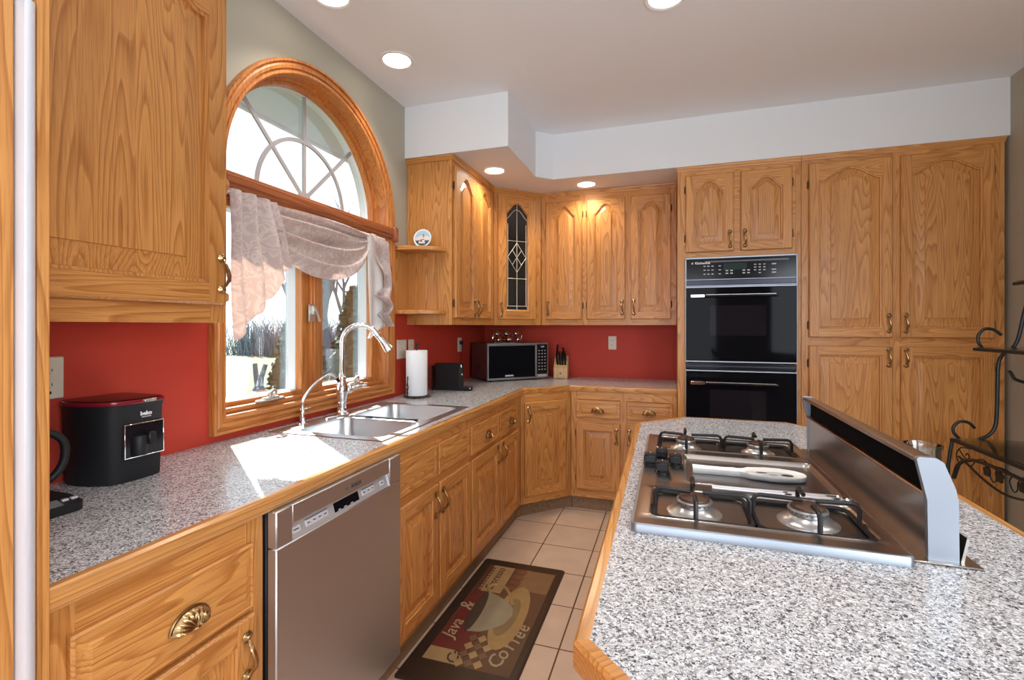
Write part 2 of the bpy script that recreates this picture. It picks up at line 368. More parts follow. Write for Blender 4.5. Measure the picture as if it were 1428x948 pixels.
def rrect(x0, x1, y0, y1, r, n=5):
    out = []
    for cx_, cy_, a in ((x1-r, y1-r, 0), (x0+r, y1-r, 90), (x0+r, y0+r, 180), (x1-r, y0+r, 270)):
        for i in range(n+1):
            t = radians(a+90*i/n); out.append((cx_+r*cos(t), cy_+r*sin(t)))
    return out

# ================================================================== joinery helpers (local u along the front, w outwards, z up)
def bell(s):
    s = abs(s)
    if s > .86: return 0
    if s > .64: return .30*(.5+.5*cos(pi*(s-.64)/.22))
    return .30+.70*cos(s/.64*pi/2)
def door(M, u0, u1, z0, z1, arch=0, sw=.055, rl=.055, t=.021, hz=OAK_X, vt=OAK_Z, open_=False, field=.034):
    mb = MB(); e = .005; N = 28
    R = lambda d, w: [(u0+d, w, z0+d), (u1-d, w, z0+d), (u1-d, w, z1-d), (u0+d, w, z1-d)]
    mb.strips([R(.001, 0), R(0, .003), R(0, t-.006), R(e, t)], vt, M)
    rt = .040 if arch else rl; zt = z1-rt-arch; uc = (u0+u1)/2
    def IL(d, w, sharp=1):
        a, b = u0+sw+d, u1-sw-d; out = [(a, w, z0+rl+d), (b, w, z0+rl+d)]
        for i in range(N+1):
            u = b+(a-b)*i/N; s_ = 2*(u-uc)/(u1-u0-2*sw)
            out.append((u, w, zt-d+arch*bell(s_*(1 if d < .02 else 1.06))))
        return out
    mb.add([(u0+e, t, z0+e), (u0+sw, t, z0+e), (u0+sw, t, z1-e), (u0+e, t, z1-e)], [(0, 1, 2, 3)], vt, M)
    mb.add([(u1-sw, t, z0+e), (u1-e, t, z0+e), (u1-e, t, z1-e), (u1-sw, t, z1-e)], [(0, 1, 2, 3)], vt, M)
    mb.add([(u0+sw, t, z0+e), (u1-sw, t, z0+e), (u1-sw, t, z0+rl), (u0+sw, t, z0+rl)], [(0, 1, 2, 3)], hz, M)
    il = IL(0, t)[2:]
    mb.add([p for q in il for p in (q, (q[0], t, z1-e))], [(2*i, 2*i+2, 2*i+3, 2*i+1) for i in range(N)], hz, M)
    b1 = nb()
    if open_:
        mb.strips([IL(0, t), IL(.005, t-.003), IL(.010, t-.006), IL(.012, 0)], vt, M, bid=b1)
    else:
        mb.strips([IL(0, t), IL(.0025, t-.005), IL(.010, t-.006), IL(.0125, t-.0165)], vt, M, bid=b1)
        mb.strips([IL(.0125, t-.0165), IL(.0190, t-.0165), IL(.0190+field, t-.0060), IL(.0198+field, t-.001)], vt, M, bid=b1, cap1=True)
    mb.add(R(.001, 0), [(0, 1, 2, 3)], vt, M) if not open_ else None
    return mb
def drawer_front(M, u0, u1, z0, z1, hz, t=.02, b=.030):
    mb = MB(); g = nb()
    R = lambda d, w: [(u0+d, w, z0+d), (u1-d, w, z0+d), (u1-d, w, z1-d), (u0+d, w, z1-d)]
    mb.strips([R(.001, 0), R(0, .003), R(0, t-.008), R(.004, t-.004), R(b-.006, t-.004), R(b-.004, t-.008), R(b, t-.008), R(b+.016, t), R(b+.018, t)], hz, M, cap0=True, cap1=True, bid=g)
    return mb
def bail_pull(M, u, z, w, h=.095, flip=1):
    mb = MB()
    for s_ in (-1, 1):
        mb.lathe([(.002, 0), (.0135, .001), (.0145, .004), (.011, .007), (.006, .009), (.004, .012)], (u, w, z+s_*h/2), BRASS, M, axis=(0, 1, 0), n=14)
        mb.tube([(u+.011*cos(a), w+.006, z+s_*h/2+.011*sin(a)) for a in [2*pi*i/10 for i in range(10)]], .0018, BRASS, M, n=5, closed=True)
    P = smooth([(u, w+.006, z-h/2), (u+.003*flip, w+.016, z-h*.36), (u+.004*flip, w+.026, z-h*.2), (u, w+.029, z), (u-.004*flip, w+.026, z+h*.2), (u-.003*flip, w+.016, z+h*.36), (u, w+.006, z+h/2)], 4)
    n = len(P); mb.tube(P, [.0032+.0032*sin(pi*i/(n-1))**1.5 + .0006*sin(i*1.9) for i in range(n)], BRASS, M, n=8)
    return mb
def cup_pull(M, u, z, w, wd=.044, ht=.036):
    mb = MB(); NA, NR = 44, 7; loops = []
    for j in range(NR+1):
        q = j/NR; rho = .12+.88*q; loops.append([])
        for i in range(NA+1):
            a = pi*i/NA; rib = 1+.16*cos(i/NA*9*2*pi)*sin(pi*q)
            loops[-1].append((u+wd*cos(a)*rho, w+.004+.021*sqrt(max(0, 1-(rho*.98)**2))*rib, z+ht*sin(a)*rho-.004))
    mb.strips(loops, BRASS, M, closed=False)
    mb.tube([(u+wd*cos(pi*i/30)*1.03, w+.003, z+ht*1.05*sin(pi*i/30)-.004) for i in range(31)], .003, BRASS, M, n=6)
    mb.tube([(u-wd, w+.003, z-.004), (u, w+.026, z-.006), (u+wd, w+.003, z-.004)], .0028, BRASS, M, n=6)
    mb.box((u-wd, w, z-.005), (u+wd, w+.003, z+ht*.3), BRASS_D, M, c=.001)
    return mb
def hinge(M, u, z, side):
    mb = MB(); mb.tube([(u+side*.003, .006, z-.024), (u+side*.003, .006, z+.024)], .0048, BRASS_D, M, n=8)
    mb.box((u+side*.002, 0, z-.02), (u+side*.009, .0022, z+.02), BRASS_D, M, c=.0008)
    for k in (-1, 1): mb.lathe([(.003, 0), (.0015, .004)], (u+side*.003, .006, z+k*.024), BRASS_D, M, axis=(0, 0, k), n=6)
    return mb
def add_door(par, M, u0, u1, z0, z1, arch=0, hz=OAK_X, pull=None, pz=None, hside=None, hz_pos=None, sw=.055, rl=.055, nm='door', open_=False, field=.034, kind=None):
    d = door(M, u0, u1, z0, z1, arch, sw, rl, hz=hz, open_=open_, field=field).build(nm, par)
    if pull is not None:
        for p_ in (pz if isinstance(pz, (list, tuple)) else [pz]): bail_pull(M, pull, p_, .02).build('handle', d)
    if hside is not None:
        for q in (hz_pos or (z0+.09, z1-.09)): hinge(M, u0 if hside < 0 else u1, q, hside).build('hinge', d)
    return d
def face_frame(M, stiles, rails, hz, z0, z1, t=.019, name='face_frame', par=None):
    mb = MB()
    for a, b in stiles: mb.box((a, -t, z0), (b, 0, z1), OAK_Z, M, c=.0008)
    for a, b, p, q in rails: mb.box((a, -t, p), (b, -.0003, q), hz, M, c=.0008)
    return mb.build(name, par)

# ================================================================== room shell
ZC, ZS, YW, XW = 2.773, 2.442, 4.173, 3.478
def quad(mb, pts, m): mb.add(pts, [tuple(range(len(pts)))], m)
# left wall with the arched window opening
WY0, WY1, WZ0, WSP, WYC, WR = 1.42, 2.535, 1.005, 1.98, 1.9775, .5575
def winpath(d, x, n=40, zb=None):
    z0 = (WZ0 if zb is None else zb)-d; R = WR+d; p = [(x, WYC-R, z0), (x, WYC+R, z0)]
    for i in range(n+1):
        a = pi*i/n; p.append((x, WYC+R*cos(a), WSP+R*sin(a)))
    return p
mb = MB()
for x in (0, -.18):
    quad(mb, [(x, -3.2, 0), (x, WY0, 0), (x, WY0, ZC), (x, -3.2, ZC)], WALLP)
    quad(mb, [(x, WY1, 0), (x, YW, 0), (x, YW, ZC), (x, WY1, ZC)], WALLP)
    quad(mb, [(x, WY0, 0), (x, WY1, 0), (x, WY1, WZ0), (x, WY0, WZ0)], WALLP)
    p = winpath(0, x)[2:]
    for i in range(len(p)-1): quad(mb, [p[i], p[i+1], (x, p[i+1][1], ZC), (x, p[i][1], ZC)], WALLP)
mb.strips([winpath(0, 0), winpath(0, -.18)], WALLP)
quad(mb, [(0, -3.2, 0), (-.18, -3.2, 0), (-.18, -3.2, ZC), (0, -3.2, ZC)], WALLP)
mb.build('wall_left', kind='structure', label='left wall, red below and taupe above, around the arched window')
mb = MB(); mb.box((-.18, YW, 0), (XW+.15, YW+.12, ZC), WALLP, c=0); mb.build('wall_back', kind='structure', label='red back wall behind the counter')
mb = MB()
for a in (((XW, .0, 0), (XW+.15, YW, ZC)), ((XW, -3.2, 0), (XW+.15, -1.7, ZC)), ((XW, -1.7, 0), (XW+.15, 0, .95)), ((XW, -1.7, 2.25), (XW+.15, 0, ZC))): mb.box(*a, TAUPE, c=0)
mb.build('wall_right', kind='structure', label='taupe right wall beside the pantry')
mb = MB()
for a in (((-.18, -3.35, 0), (.1, -3.2, ZC)), ((2.5, -3.35, 0), (XW+.15, -3.2, ZC)), ((.1, -3.35, 2.3), (2.5, -3.2, ZC))): mb.box(*a, TAUPE, c=0)
mb.build('wall_rear', kind='structure')
mb = MB(); mb.box((-.18, -3.35, -.1), (XW+.15, YW+.1, 0), TILE, c=0); mb.build('floor', kind='structure', label='beige square tile floor with dark grout')
mb = MB(); mb.box((-.18, -3.35, ZC), (XW+.15, YW+.12, ZC+.12), CEIL, c=0); mb.build('ceiling', kind='structure', label='flat pale grey ceiling')
# dropped soffit
YS, SX, YB, CHF = 2.756, .708, 3.489, .106
poly = [(0, YS), (SX, YS), (SX, YB-CHF), (SX+CHF, YB), (XW, YB), (XW, YW), (0, YW)]
mb = MB(); mb.prism(poly, ZS, ZC, SOFF); sf = mb.build('trim_1', kind='structure', label='white dropped soffit above the wall cabinets')

# ================================================================== window
win = thing('window_1', (0, WYC, WZ0), 'arched window with orange wood casing above the sink', 'window', kind='structure')
mb = MB()
prof = [(0, -.01), (0, .011), (.005, .016), (.015, .016), (.017, .011), (.021, .011), (.024, .021), (.036, .024), (.043, .020), (.045, .015), (.049, .015), (.052, .026), (.062, .027), (.065, .020), (.065, 0)]
L = [winpath(d, x) for d, x in prof]
def sill_grain(mb):
    n_ = len(winpath(0, 0)); k_ = mb.mi(WIN_Y)
    for q_ in range(0, len(mb.f), n_): mb.m[q_] = k_
mb.strips(L, WIN_Z); sill_grain(mb); mb.build('casing', win)
mb = MB(); mb.strips([winpath(0, -.0), winpath(-.004, -.003), winpath(-.004, -.05), winpath(-.016, -.052), winpath(-.016, -.075), winpath(-.0, -.08), winpath(-.0, -.1)], WIN_Z); sill_grain(mb)
mb.build('jamb', win)
mb = MB(); mb.strips([winpath(-.001, -.1), winpath(-.001, -.178)], VINYL); mb.build('outer_frame', win)
# arched upper sash
def halfring(R0, R1, x0, x1, zb, m, mb, cen=(WYC, WSP), n=40):
    def lp(R, x): return [(x, cen[0]+R*cos(pi*i/n), cen[1]+R*sin(pi*i/n)) for i in range(n+1)]
    mb.strips([lp(R0, x0), lp(R0, x1), lp(R1, x1), lp(R1, x0)], m, closed=False, wrap=True)
mb = MB(); halfring(.527, .545, -.07, -.105, 0, WIN_Z, mb); mb.box((-.105, WYC-.54, 1.95), (-.07, WYC+.54, 1.985), WIN_Z); s_ = mb.build('arch_sash', win)
mb = MB(); halfring(.524, .556, -.105, -.15, 0, VINYL, mb); mb.build('sash_vinyl', s_)
mb = MB(); mb.strips([[(-.12, WYC+.527*cos(pi*i/40), WSP+.527*sin(pi*i/40)) for i in range(41)], [(-.124, WYC+.527*cos(pi*i/40), WSP+.527*sin(pi*i/40)) for i in range(41)]], GLASS, cap0=True, cap1=True); mb.build('pane', s_)
mb = MB()
for a in (45, 90, 135):
    d = (cos(radians(a)), sin(radians(a))); q = (-d[1], d[0])
    c0, c1 = (WYC+d[0]*.03, WSP+.01+d[1]*.03), (WYC+d[0]*.535, WSP+.0+d[1]*.535)
    mb.prism([(c0[0]+q[0]*.009, c0[1]+q[1]*.009), (c1[0]+q[0]*.009, c1[1]+q[1]*.009), (c1[0]-q[0]*.009, c1[1]-q[1]*.009), (c0[0]-q[0]*.009, c0[1]-q[1]*.009)], -.118, -.108, GRILLE, axis='x')
halfring(.286, .304, -.1065, -.1165, 0, GRILLE, mb)
mb.prism([(WYC+.042*cos(pi*i/16), WSP+.005+.042*sin(pi*i/16)) for i in range(17)], -.12, -.105, GRILLE, axis='x')
mb.build('muntin_grille', s_)
# rail between the arch and the casements
mb = MB()
pr = [(-.1, 1.88), (.024, 1.88), (.024, 1.888), (.034, 1.892), (.034, 1.905), (.040, 1.909), (.040, 1.935), (.034, 1.940), (.034, 1.946), (.028, 1.952), (-.1, 1.952)]
mb.strips([[(a, 1.40, b) for a, b in pr], [(a, 2.572, b) for a, b in pr]], RAIL_Y, cap0=True, cap1=True)
mb.box((.0, 2.566, 1.872), (.044, 2.612, 1.958), RAIL_Y, c=.004); mb.box((.042, 2.574, 1.882), (.047, 2.604, 1.948), RAIL_Y, c=.003)
mb.build('center_rail', win)
# casement sashes
def casement(y0, y1, a, b):
    mb = MB(); z0, z1 = 1.008, 1.878; oz0, oz1 = 1.047, 1.84
    mb.box((-.098, y0, z0), (-.058, a, z1), WIN_Z, c=.003); mb.box((-.098, b, z0), (-.058, y1, z1), WIN_Z, c=.003)
    mb.box((-.097, a, z0), (-.0585, b, oz0), WIN_Y, c=.003); mb.box((-.097, a, oz1), (-.0585, b, z1), WIN_Y, c=.003)
    s = mb.build('casement_sash', win)
    mb = MB(); 
    for q in (((-.158, y0, z0), (-.098, a-.001, z1)), ((-.158, b+.001, z0), (-.098, y1, z1)), ((-.157, a, z0), (-.098, b, oz0-.001)), ((-.157, a, oz1), (-.098, b, z1))): mb.box(*q, VINYL, c=.002)
    mb.build('sash_vinyl', s)
    mb = MB(); mb.box((-.146, a, oz0), (-.141, b, oz1), GLASS, c=0); mb.build('pane', s)
casement(1.43, 1.945, 1.475, 1.90); casement(2.0, 2.525, 2.05, 2.478)
mb = MB(); mb.box((-.155, 1.945, 1.005), (-.040, 2.0, 1.88), WIN_Z, c=.004); mb.box((-.06, 1.955, 1.03), (-.03, 1.99, 1.875), WIN_Z, c=.004); mb.build('mullion', win)
mb = MB(); mb.box((-.157, 1.425, 1.0), (.010, 2.53, 1.0075), WIN_Y, c=.002); mb.box((-.055, 1.425, 1.0075), (-.018, 2.53, 1.028), WIN_Y, c=.004); mb.build('stool', win)
def crank(y):
    mb = MB(); mb.box((-.03, y-.075, 1.028), (-.002, y+.075, 1.040), PEWTER, c=.005); mb.box((-.024, y-.045, 1.036), (-.004, y+.045, 1.048), PEWTER, c=.005)
    mb.tube(smooth([(-.012, y+.005, 1.045), (.004, y+.012, 1.066), (.012, y-.008, 1.078), (.014, y-.035, 1.066)]), [.006]*12+[.0065]*6+[.004], PEWTER, n=8)
    mb.lathe([(.002, 0), (.008, .002), (.009, .012), (.004, .018)], (.014, y-.036, 1.052), PEWTER, n=10)
    mb.tube([(-.012, y+.004, 1.04), (-.008, y+.006, 1.092)], [.006, .003], PEWTER, n=8)
    mb.build('crank_handle', win)
crank(1.665); crank(2.25)
def latch(y, z):
    mb = MB(); mb.box((-.030, y-.016, z-.055), (-.026, y+.03, z+.03), PEWTER, c=.001); mb.box((-.028, y+.0, z-.02), (-.012, y+.014, z+.025), PEWTER, c=.003)
    mb.tube([(-.012, y+.006, z+.018), (-.002, y+.016, z-.02), (.004, y+.022, z-.055)], [.005, .005, .007], PEWTER, n=8); mb.build('sash_latch', win)
latch(1.93, 1.43)

# ---------------------------------------------------------------- valance
val = thing('valance_curtain', (.04, WYC, 1.865), 'pale mauve damask swag valance with two tails hanging in the sink window', 'curtain')
def cloth(fn, nu, nv, name, par, FAB=FAB):
    mb = MB(); th = .0018; front = [[fn(i/nu, j/nv) for i in range(nu+1)] for j in range(nv+1)]
    back = [[(p[0]-th, p[1], p[2]) for p in r] for r in front]
    b_ = nb(); vs = [p for r in front for p in r]+[p for r in back for p in r]; W_ = nu+1; o = W_*(nv+1); f1 = []; f2 = []
    for j in range(nv):
        for i in range(nu):
            a = j*W_+i; f1.append((a, a+1, a+W_+1, a+W_)); f2.append((o+a, o+a+W_, o+a+W_+1, o+a+1))
    mb.add(vs, f1, FAB); k = mb.mi(FAB)
    for f in f2: mb.f.append(list(f)); mb.m.append(k); mb.b.append(b_)
    ed = [i for i in range(W_)]+[j*W_+nu for j in range(1, nv+1)]+[nv*W_+i for i in range(nu-1, -1, -1)]+[j*W_ for j in range(nv-1, 0, -1)]
    for q in range(len(ed)):
        a, c = ed[q], ed[(q+1) % len(ed)]; mb.f.append([a, c, o+c, o+a]); mb.m.append(k); mb.b.append(b_)
    return mb.build(name, par, sharp=80, recalc=True)
def swag(s, t):
    y0, y1 = 1.50, 2.30; f = max(0.0, 1-abs(2*s-1)**2.2)**.8
    tt = t
    z = 1.868-.02*(1-f)-tt*(.05+.235*f)-.035*(1-s)**2*sin(pi*tt)
    y = y0+(y1-y0)*s+.05*(1-s)*tt*(1-f)
    ph = 2*pi*(3.5*tt**.85)+2.6*(1-s)**1.3+.8*sin(pi*s); fold = sin(ph)+.35*sin(1.9*ph+3*s)
    x = .050+.045*tt*f+.030*f**.5*(.55+.45*sin(2.2*s+3*tt))*fold+.005*sin(9*s+14*tt)
    return (x, y, z+.008*f*fold)
cloth(swag, 60, 60, 'swag', val)
def tailL(s, t):
    top = 1.868; y0, y1 = 1.375, 1.60; yb = [1.372, 1.42, 1.47, 1.545, 1.61, 1.66]; zb = [1.300, 1.335, 1.40, 1.46, 1.545, 1.60]
    q = s*5; i = min(4, int(q)); f = q-i; g = f*f*(3-2*f)
    ye = yb[i]+(yb[i+1]-yb[i])*f; ze = zb[i]+(zb[i+1]-zb[i])*g
    y = (y0+(y1-y0)*s)*(1-t)+ye*t; z = top*(1-t)+ze*t
    x = .066+.048*abs(sin(pi*3.1*s+.5))**.8*(.55+.45*t)+.004*sin(7*t+5*s)+.010*t
    return (x, y, z)
cloth(tailL, 56, 30, 'left_tail', val)
ZZ = [(1.85, 2.262), (1.579, 2.392), (1.527, 2.285), (1.474, 2.430), (1.421, 2.322), (1.357, 2.455), (1.286, 2.285)]
def zzy(z):
    for k in range(len(ZZ)-1):
        if z >= ZZ[k+1][0]-1e-9: break
    a, b = ZZ[k], ZZ[k+1]; f = (a[0]-z)/(a[0]-b[0]); return a[1]+(b[1]-a[1])*f
def tailR(s, t):
    z = 1.862-(1.862-1.352)*t; y0 = zzy(min(z, 1.85)); y1 = 2.440+.038*min(1, t*2.2)
    if t > .93: y0 = min(y1-.004, y0)
    return (.082+.020*sin(2*pi*1.4*s+.4+2*t)*(.35+.65*t)+.012*sin(t*19)*(1-s), y0+(y1-y0)*s, z-.03*s*s*(1-t))
def tailRl(s, t):
    z = 1.855-(1.855-1.286)*t; y0 = 2.262+.02*t; y1 = 2.438
    if z < 1.357: y1 = y0+.003+(2.455-y0)*(z-1.286)/.071
    elif t > .3: y1 = 2.455
    return (.058+.010*sin(2*pi*1.6*s+.4+t)*(.3+.7*t), y0+(y1-y0)*s, z)
cloth(tailR, 40, 60, 'right_tail', val); cloth(tailRl, 30, 40, 'white_lining', val, FAB_L)
mb = MB(); mb.tube([(.045, 1.37, 1.862), (.045, 2.45, 1.862)], .007, WHITE, n=8); mb.build('curtain_rod', val)

# ================================================================== base cabinets, left run
ML = frame((.635, 0), (0, 1, 0), (1, 0, 0))            # u = +y, w = +x
MBK = frame((0, 3.542), (1, 0, 0), (0, -1, 0))          # u = +x, w = -y
MD = frame((.635, 3.2405), (1, 1, 0), (1, -1, 0))
ZB0, ZB1 = .095, .8722
def carcass(par, a, b, m=OAK_Z): mb = MB(); mb.box(a, b, m, c=.0008); return mb.build('carcass', par)
def kick(par, a, b): mb = MB(); mb.box(a, b, KICK, c=.001); mb.build('toe_kick', par)
# 1: drawer base nearest the camera
c = thing('base_cabinet', (.32, .76, 0), 'oak base cabinet with wide drawer over a door, left of the dishwasher', 'cabinet', 'oak base cabinets')
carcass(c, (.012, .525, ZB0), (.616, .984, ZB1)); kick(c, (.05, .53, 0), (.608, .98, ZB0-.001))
face_frame(ML, [(.525, .570), (.930, .984)], [(.57, .93, .795, ZB1), (.57, .93, .63, .655), (.57, .93, ZB0, .13)], OAK_Y, ZB0, ZB1, par=c)
d = drawer_front(ML, .556, .943, .652, .812, OAK_Y, b=.012).build('drawer_front', c); cup_pull(ML, .768, .715, .02).build('cup_pull', d)
add_door(c, ML, .556, .943, .115, .640, 0, OAK_Y, .915, .548, -1)
# 2: sink base
c = thing('sink_cabinet', (.32, 1.96, 0), 'oak sink cabinet with two false drawer fronts, right of the dishwasher', 'cabinet', 'oak base cabinets')
mb = MB(); mb.box((.012, 1.600, ZB0), (.616, 1.618, ZB1), OAK_Z, c=.0008); mb.box((.012, 2.304, ZB0), (.616, 2.322, .715), OAK_Z, c=.0008); mb.box((.012, 1.618, ZB0), (.616, 2.304, ZB0+.018), OAK_Y, c=.0008); mb.build('carcass', c)
kick(c, (.05, 1.6, 0), (.608, 2.32, ZB0-.001))
face_frame(ML, [(1.600, 1.625), (1.935, 1.972), (2.295, 2.322)], [(1.625, 2.295, .805, ZB1), (1.625, 2.295, .645, .69), (1.625, 2.295, ZB0, .145)], OAK_Y, ZB0, ZB1, par=c)
drawer_front(ML, 1.603, 1.944, .686, .825, OAK_Y).build('drawer_front', c); drawer_front(ML, 1.960, 2.310, .686, .825, OAK_Y).build('drawer_front', c)
add_door(c, ML, 1.603, 1.944, .130, .652, 0, OAK_Y, 1.912, .565, -1); add_door(c, ML, 1.960, 2.310, .130, .652, 0, OAK_Y, 1.985, .565, None)
# 3: two-drawer base
c = thing('base_cabinet', (.32, 2.78, 0), 'oak base cabinet with two drawers with shell pulls, between the sink and the corner', 'cabinet', 'oak base cabinets')
mb = MB(); mb.prism([(2.420, ZB1), (2.420, .71), (2.324, .71), (2.324, ZB0), (3.236, ZB0), (3.236, ZB1)], .012, .6155, OAK_Z, axis='x'); mb.build('carcass', c); kick(c, (.05, 2.324, 0), (.608, 3.235, ZB0-.001))
face_frame(ML, [(2.324, 2.345), (2.745, 2.80), (3.125, 3.236)], [(2.345, 3.125, .805, ZB1), (2.345, 3.125, .645, .69), (2.345, 3.125, ZB0, .145)], OAK_Y, ZB0, ZB1, par=c)
for a, b in ((2.331, 2.762), (2.782, 3.148)):
    d = drawer_front(ML, a, b, .674, .825, OAK_Y).build('drawer_front', c); cup_pull(ML, (a+b)/2+.012, .728, .02).build('cup_pull', d)
add_door(c, ML, 2.331, 2.762, .130, .650, 0, OAK_Y, 2.722, .578, -1); add_door(c, ML, 2.782, 3.148, .130, .650, 0, OAK_Y, 2.818, .578, None)
# 4: diagonal corner base
c = thing('corner_base_cabinet', (.5, 3.6, 0), 'diagonal oak corner base cabinet with one tall door under the microwave', 'cabinet', 'oak base cabinets')
mb = MB(); mb.prism([(.012, 3.24), (.612, 3.24), (.932, 3.56), (.932, 4.16), (.012, 4.16)], ZB0, ZB1, OAK_Z); mb.build('carcass', c)
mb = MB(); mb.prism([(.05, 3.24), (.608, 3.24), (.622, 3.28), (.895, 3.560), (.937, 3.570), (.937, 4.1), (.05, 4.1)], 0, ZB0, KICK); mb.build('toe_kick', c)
LD = .4264
face_frame(MD, [(.002, .035), (.365, LD-.002)], [(.035, .365, .815, ZB1), (.035, .365, ZB0, .15)], OAK_D, ZB0, ZB1, par=c)
add_door(c, MD, .030, .372, .150, .815, 0, OAK_D, .056, .730, 1, (.24, .72))
# 5: back base
c = thing('base_cabinet', (1.3, 3.85, 0), 'oak base cabinet with two drawers on the back wall, left of the ovens', 'cabinet', 'oak base cabinets')
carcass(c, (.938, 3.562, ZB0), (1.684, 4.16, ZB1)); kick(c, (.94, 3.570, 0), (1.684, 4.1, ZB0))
face_frame(MBK, [(.938, .985), (1.292, 1.345), (1.645, 1.684)], [(.985, 1.645, .815, ZB1), (.985, 1.645, .635, .69), (.985, 1.645, ZB0, .165)], OAK_X, ZB0, ZB1, par=c)
for a, b in ((.978, 1.297), (1.342, 1.655)):
    d = drawer_front(MBK, a, b, .684, .812, OAK_X).build('drawer_front', c); cup_pull(MBK, (a+b)/2, .732, .02).build('cup_pull', d)
add_door(c, MBK, .978, 1.297, .160, .650, 0, OAK_X, 1.272, .558, -1, (.24, .57)); add_door(c, MBK, 1.342, 1.655, .160, .650, 0, OAK_X, 1.362, .558, None)

# ---------------------------------------------------------------- countertop with sink opening
ct = thing('countertop', (.32, 2.3, .876), 'grey speckled L-shaped countertop with oak nosing under the window', 'countertop')
mb = MB(); z0, z1 = .8775, .914
HX0, HX1, HY0, HY1 = .075, .585, 1.605, 2.395
for a in (((.002, .522), (.635, HY0)), ((.002, HY0), (HX0, HY1)), ((HX1, HY0), (.635, HY1)), ((.002, HY1), (.635, 3.2))): mb.box((*a[0], z0), (*a[1], z1), LAM, c=0)
mb.prism([(.002, 3.2), (.635, 3.2), (.635, 3.271), (.921, 3.557), (1.685, 3.557), (1.685, 4.171), (.002, 4.171)], z0, z1, LAM)
mb.build('laminate_top', ct)
def nosing(pts, outer, h0, h1, mats, par, c=.006, name='nosing'):
    # pts/outer: matching inner and outer polylines
    mb = MB()
    for i in range(len(pts)-1):
        L = []
        for k in (i, i+1):
            p, q = Vector(pts[k]), Vector(outer[k]); d = (q-p); n_ = d.length; d = d/n_
            L.append([(*p, h0), (*(q-d*c*.6), h0), (*q, h0+c), (*q, h1-c), (*(q-d*c), h1+.0005), (*p, h1+.0005)])
        mb.strips(L, mats[i], cap0=True, cap1=True)
    return mb.build(name, par)
nosing([(.635, .522), (.635, 3.271), (.921, 3.557), (1.685, 3.557)], [(.656, .522), (.656, 3.262), (.930, 3.536), (1.685, 3.536)], .873, z1, [NOSE_Y, OAK_D, NOSE_X], ct)

# ---------------------------------------------------------------- dishwasher
dw = thing('dishwasher', (.33, 1.29, 0), 'stainless steel dishwasher built in under the counter left of the sink', 'dishwasher')
MW = frame((.642, 0), (0, 1, 0), (1, 0, 0))
mb = MB(); mb.box((.03, .990, .10), (.640, 1.596, .868), BLK_M, c=.002); mb.build('body', dw)
mb = MB(); mb.box((.05, .99, 0), (.575, 1.596, .10), BLK_M, c=.002); mb.build('toe_kick', dw)
a0, a1, y0, y1, t = 1.049, 1.520, .991, 1.595, .03
mb = MB(); mb.box((y0, 0, .118), (y1, t, .775), STEEL_DW, MW, c=.003); mb.box((y0, 0, .775), (a0, t, .872), STEEL_DW, MW, c=.003); mb.box((a1, 0, .775), (y1, t, .872), STEEL_DW, MW, c=.003)
mb.box((a0, 0, .821), (a1, t-.001, .872), STEEL_DW, MW, c=.002)
dd = mb.build('door', dw)
mb = MB(); mb.strips([[(u, 0, .776), (u, t-.001, .776), (u, t-.014, .820), (u, 0, .820)] for u in (a0+.001, a1-.001)], STRIP, MW, cap0=True, cap1=True); cs = mb.build('control_strip', dd)
mb = MB(); mb.text('BOSCH', .0155, DRKTXT, textM(MW, 1.325, t-.0005, .842), bold=.0006); mb.tube([(1.277+.0055*cos(2*pi*i/14), t, .842+.0055*sin(2*pi*i/14)) for i in range(14)], .0005, DRKTXT, MW, n=4, closed=True)
mb.box((1.2745, t-.0005, .8412), (1.2795, t+.0004, .8428), DRKTXT, MW, c=0); mb.build('logo', dd)
SL = .013/.044
def sw_(z): return t-.001-(z-.776)*SL+.0003
def dbox(mb, u0, u1, zz0, zz1, m, th=.0012): mb.strips([[(u, sw_(zz0)-.001, zz0), (u, sw_(zz0)+th, zz0), (u, sw_(zz1)+th, zz1), (u, sw_(zz1)-.001, zz1)] for u in (u0, u1)], m, MW, cap0=True, cap1=True)
mb = MB(); dbox(mb, 1.225, 1.345, .786, .812, BLK_G); mb.build('display', cs)
for u0 in (1.240, 1.268, 1.300): mb = MB(); dbox(mb, u0, u0+.012, .7875, .790, GREYTXT, .0018); mb.build('display_mark', cs)
for k, (u0, u1) in enumerate(((1.053, 1.083), (1.105, 1.127), (1.128, 1.150), (1.151, 1.173), (1.174, 1.196), (1.365, 1.388), (1.389, 1.412), (1.413, 1.432), (1.468, 1.492))):
    mb = MB(); dbox(mb, u0, u1, .790, .806, ALU); dbox(mb, u0+.005, u1-.006, .797, .800, DRKTXT, .0016); mb.build('button', cs)
for u0, u1 in ((1.105, 1.196), (1.365, 1.432)): mb = MB(); dbox(mb, u0, u1, .808, .8095, DRKTXT); mb.build('button_line', cs)
mb = MB(); dbox(mb, 1.5155, 1.5185, .777, .819, ALU, .004); mb.build('strip_edge', cs)

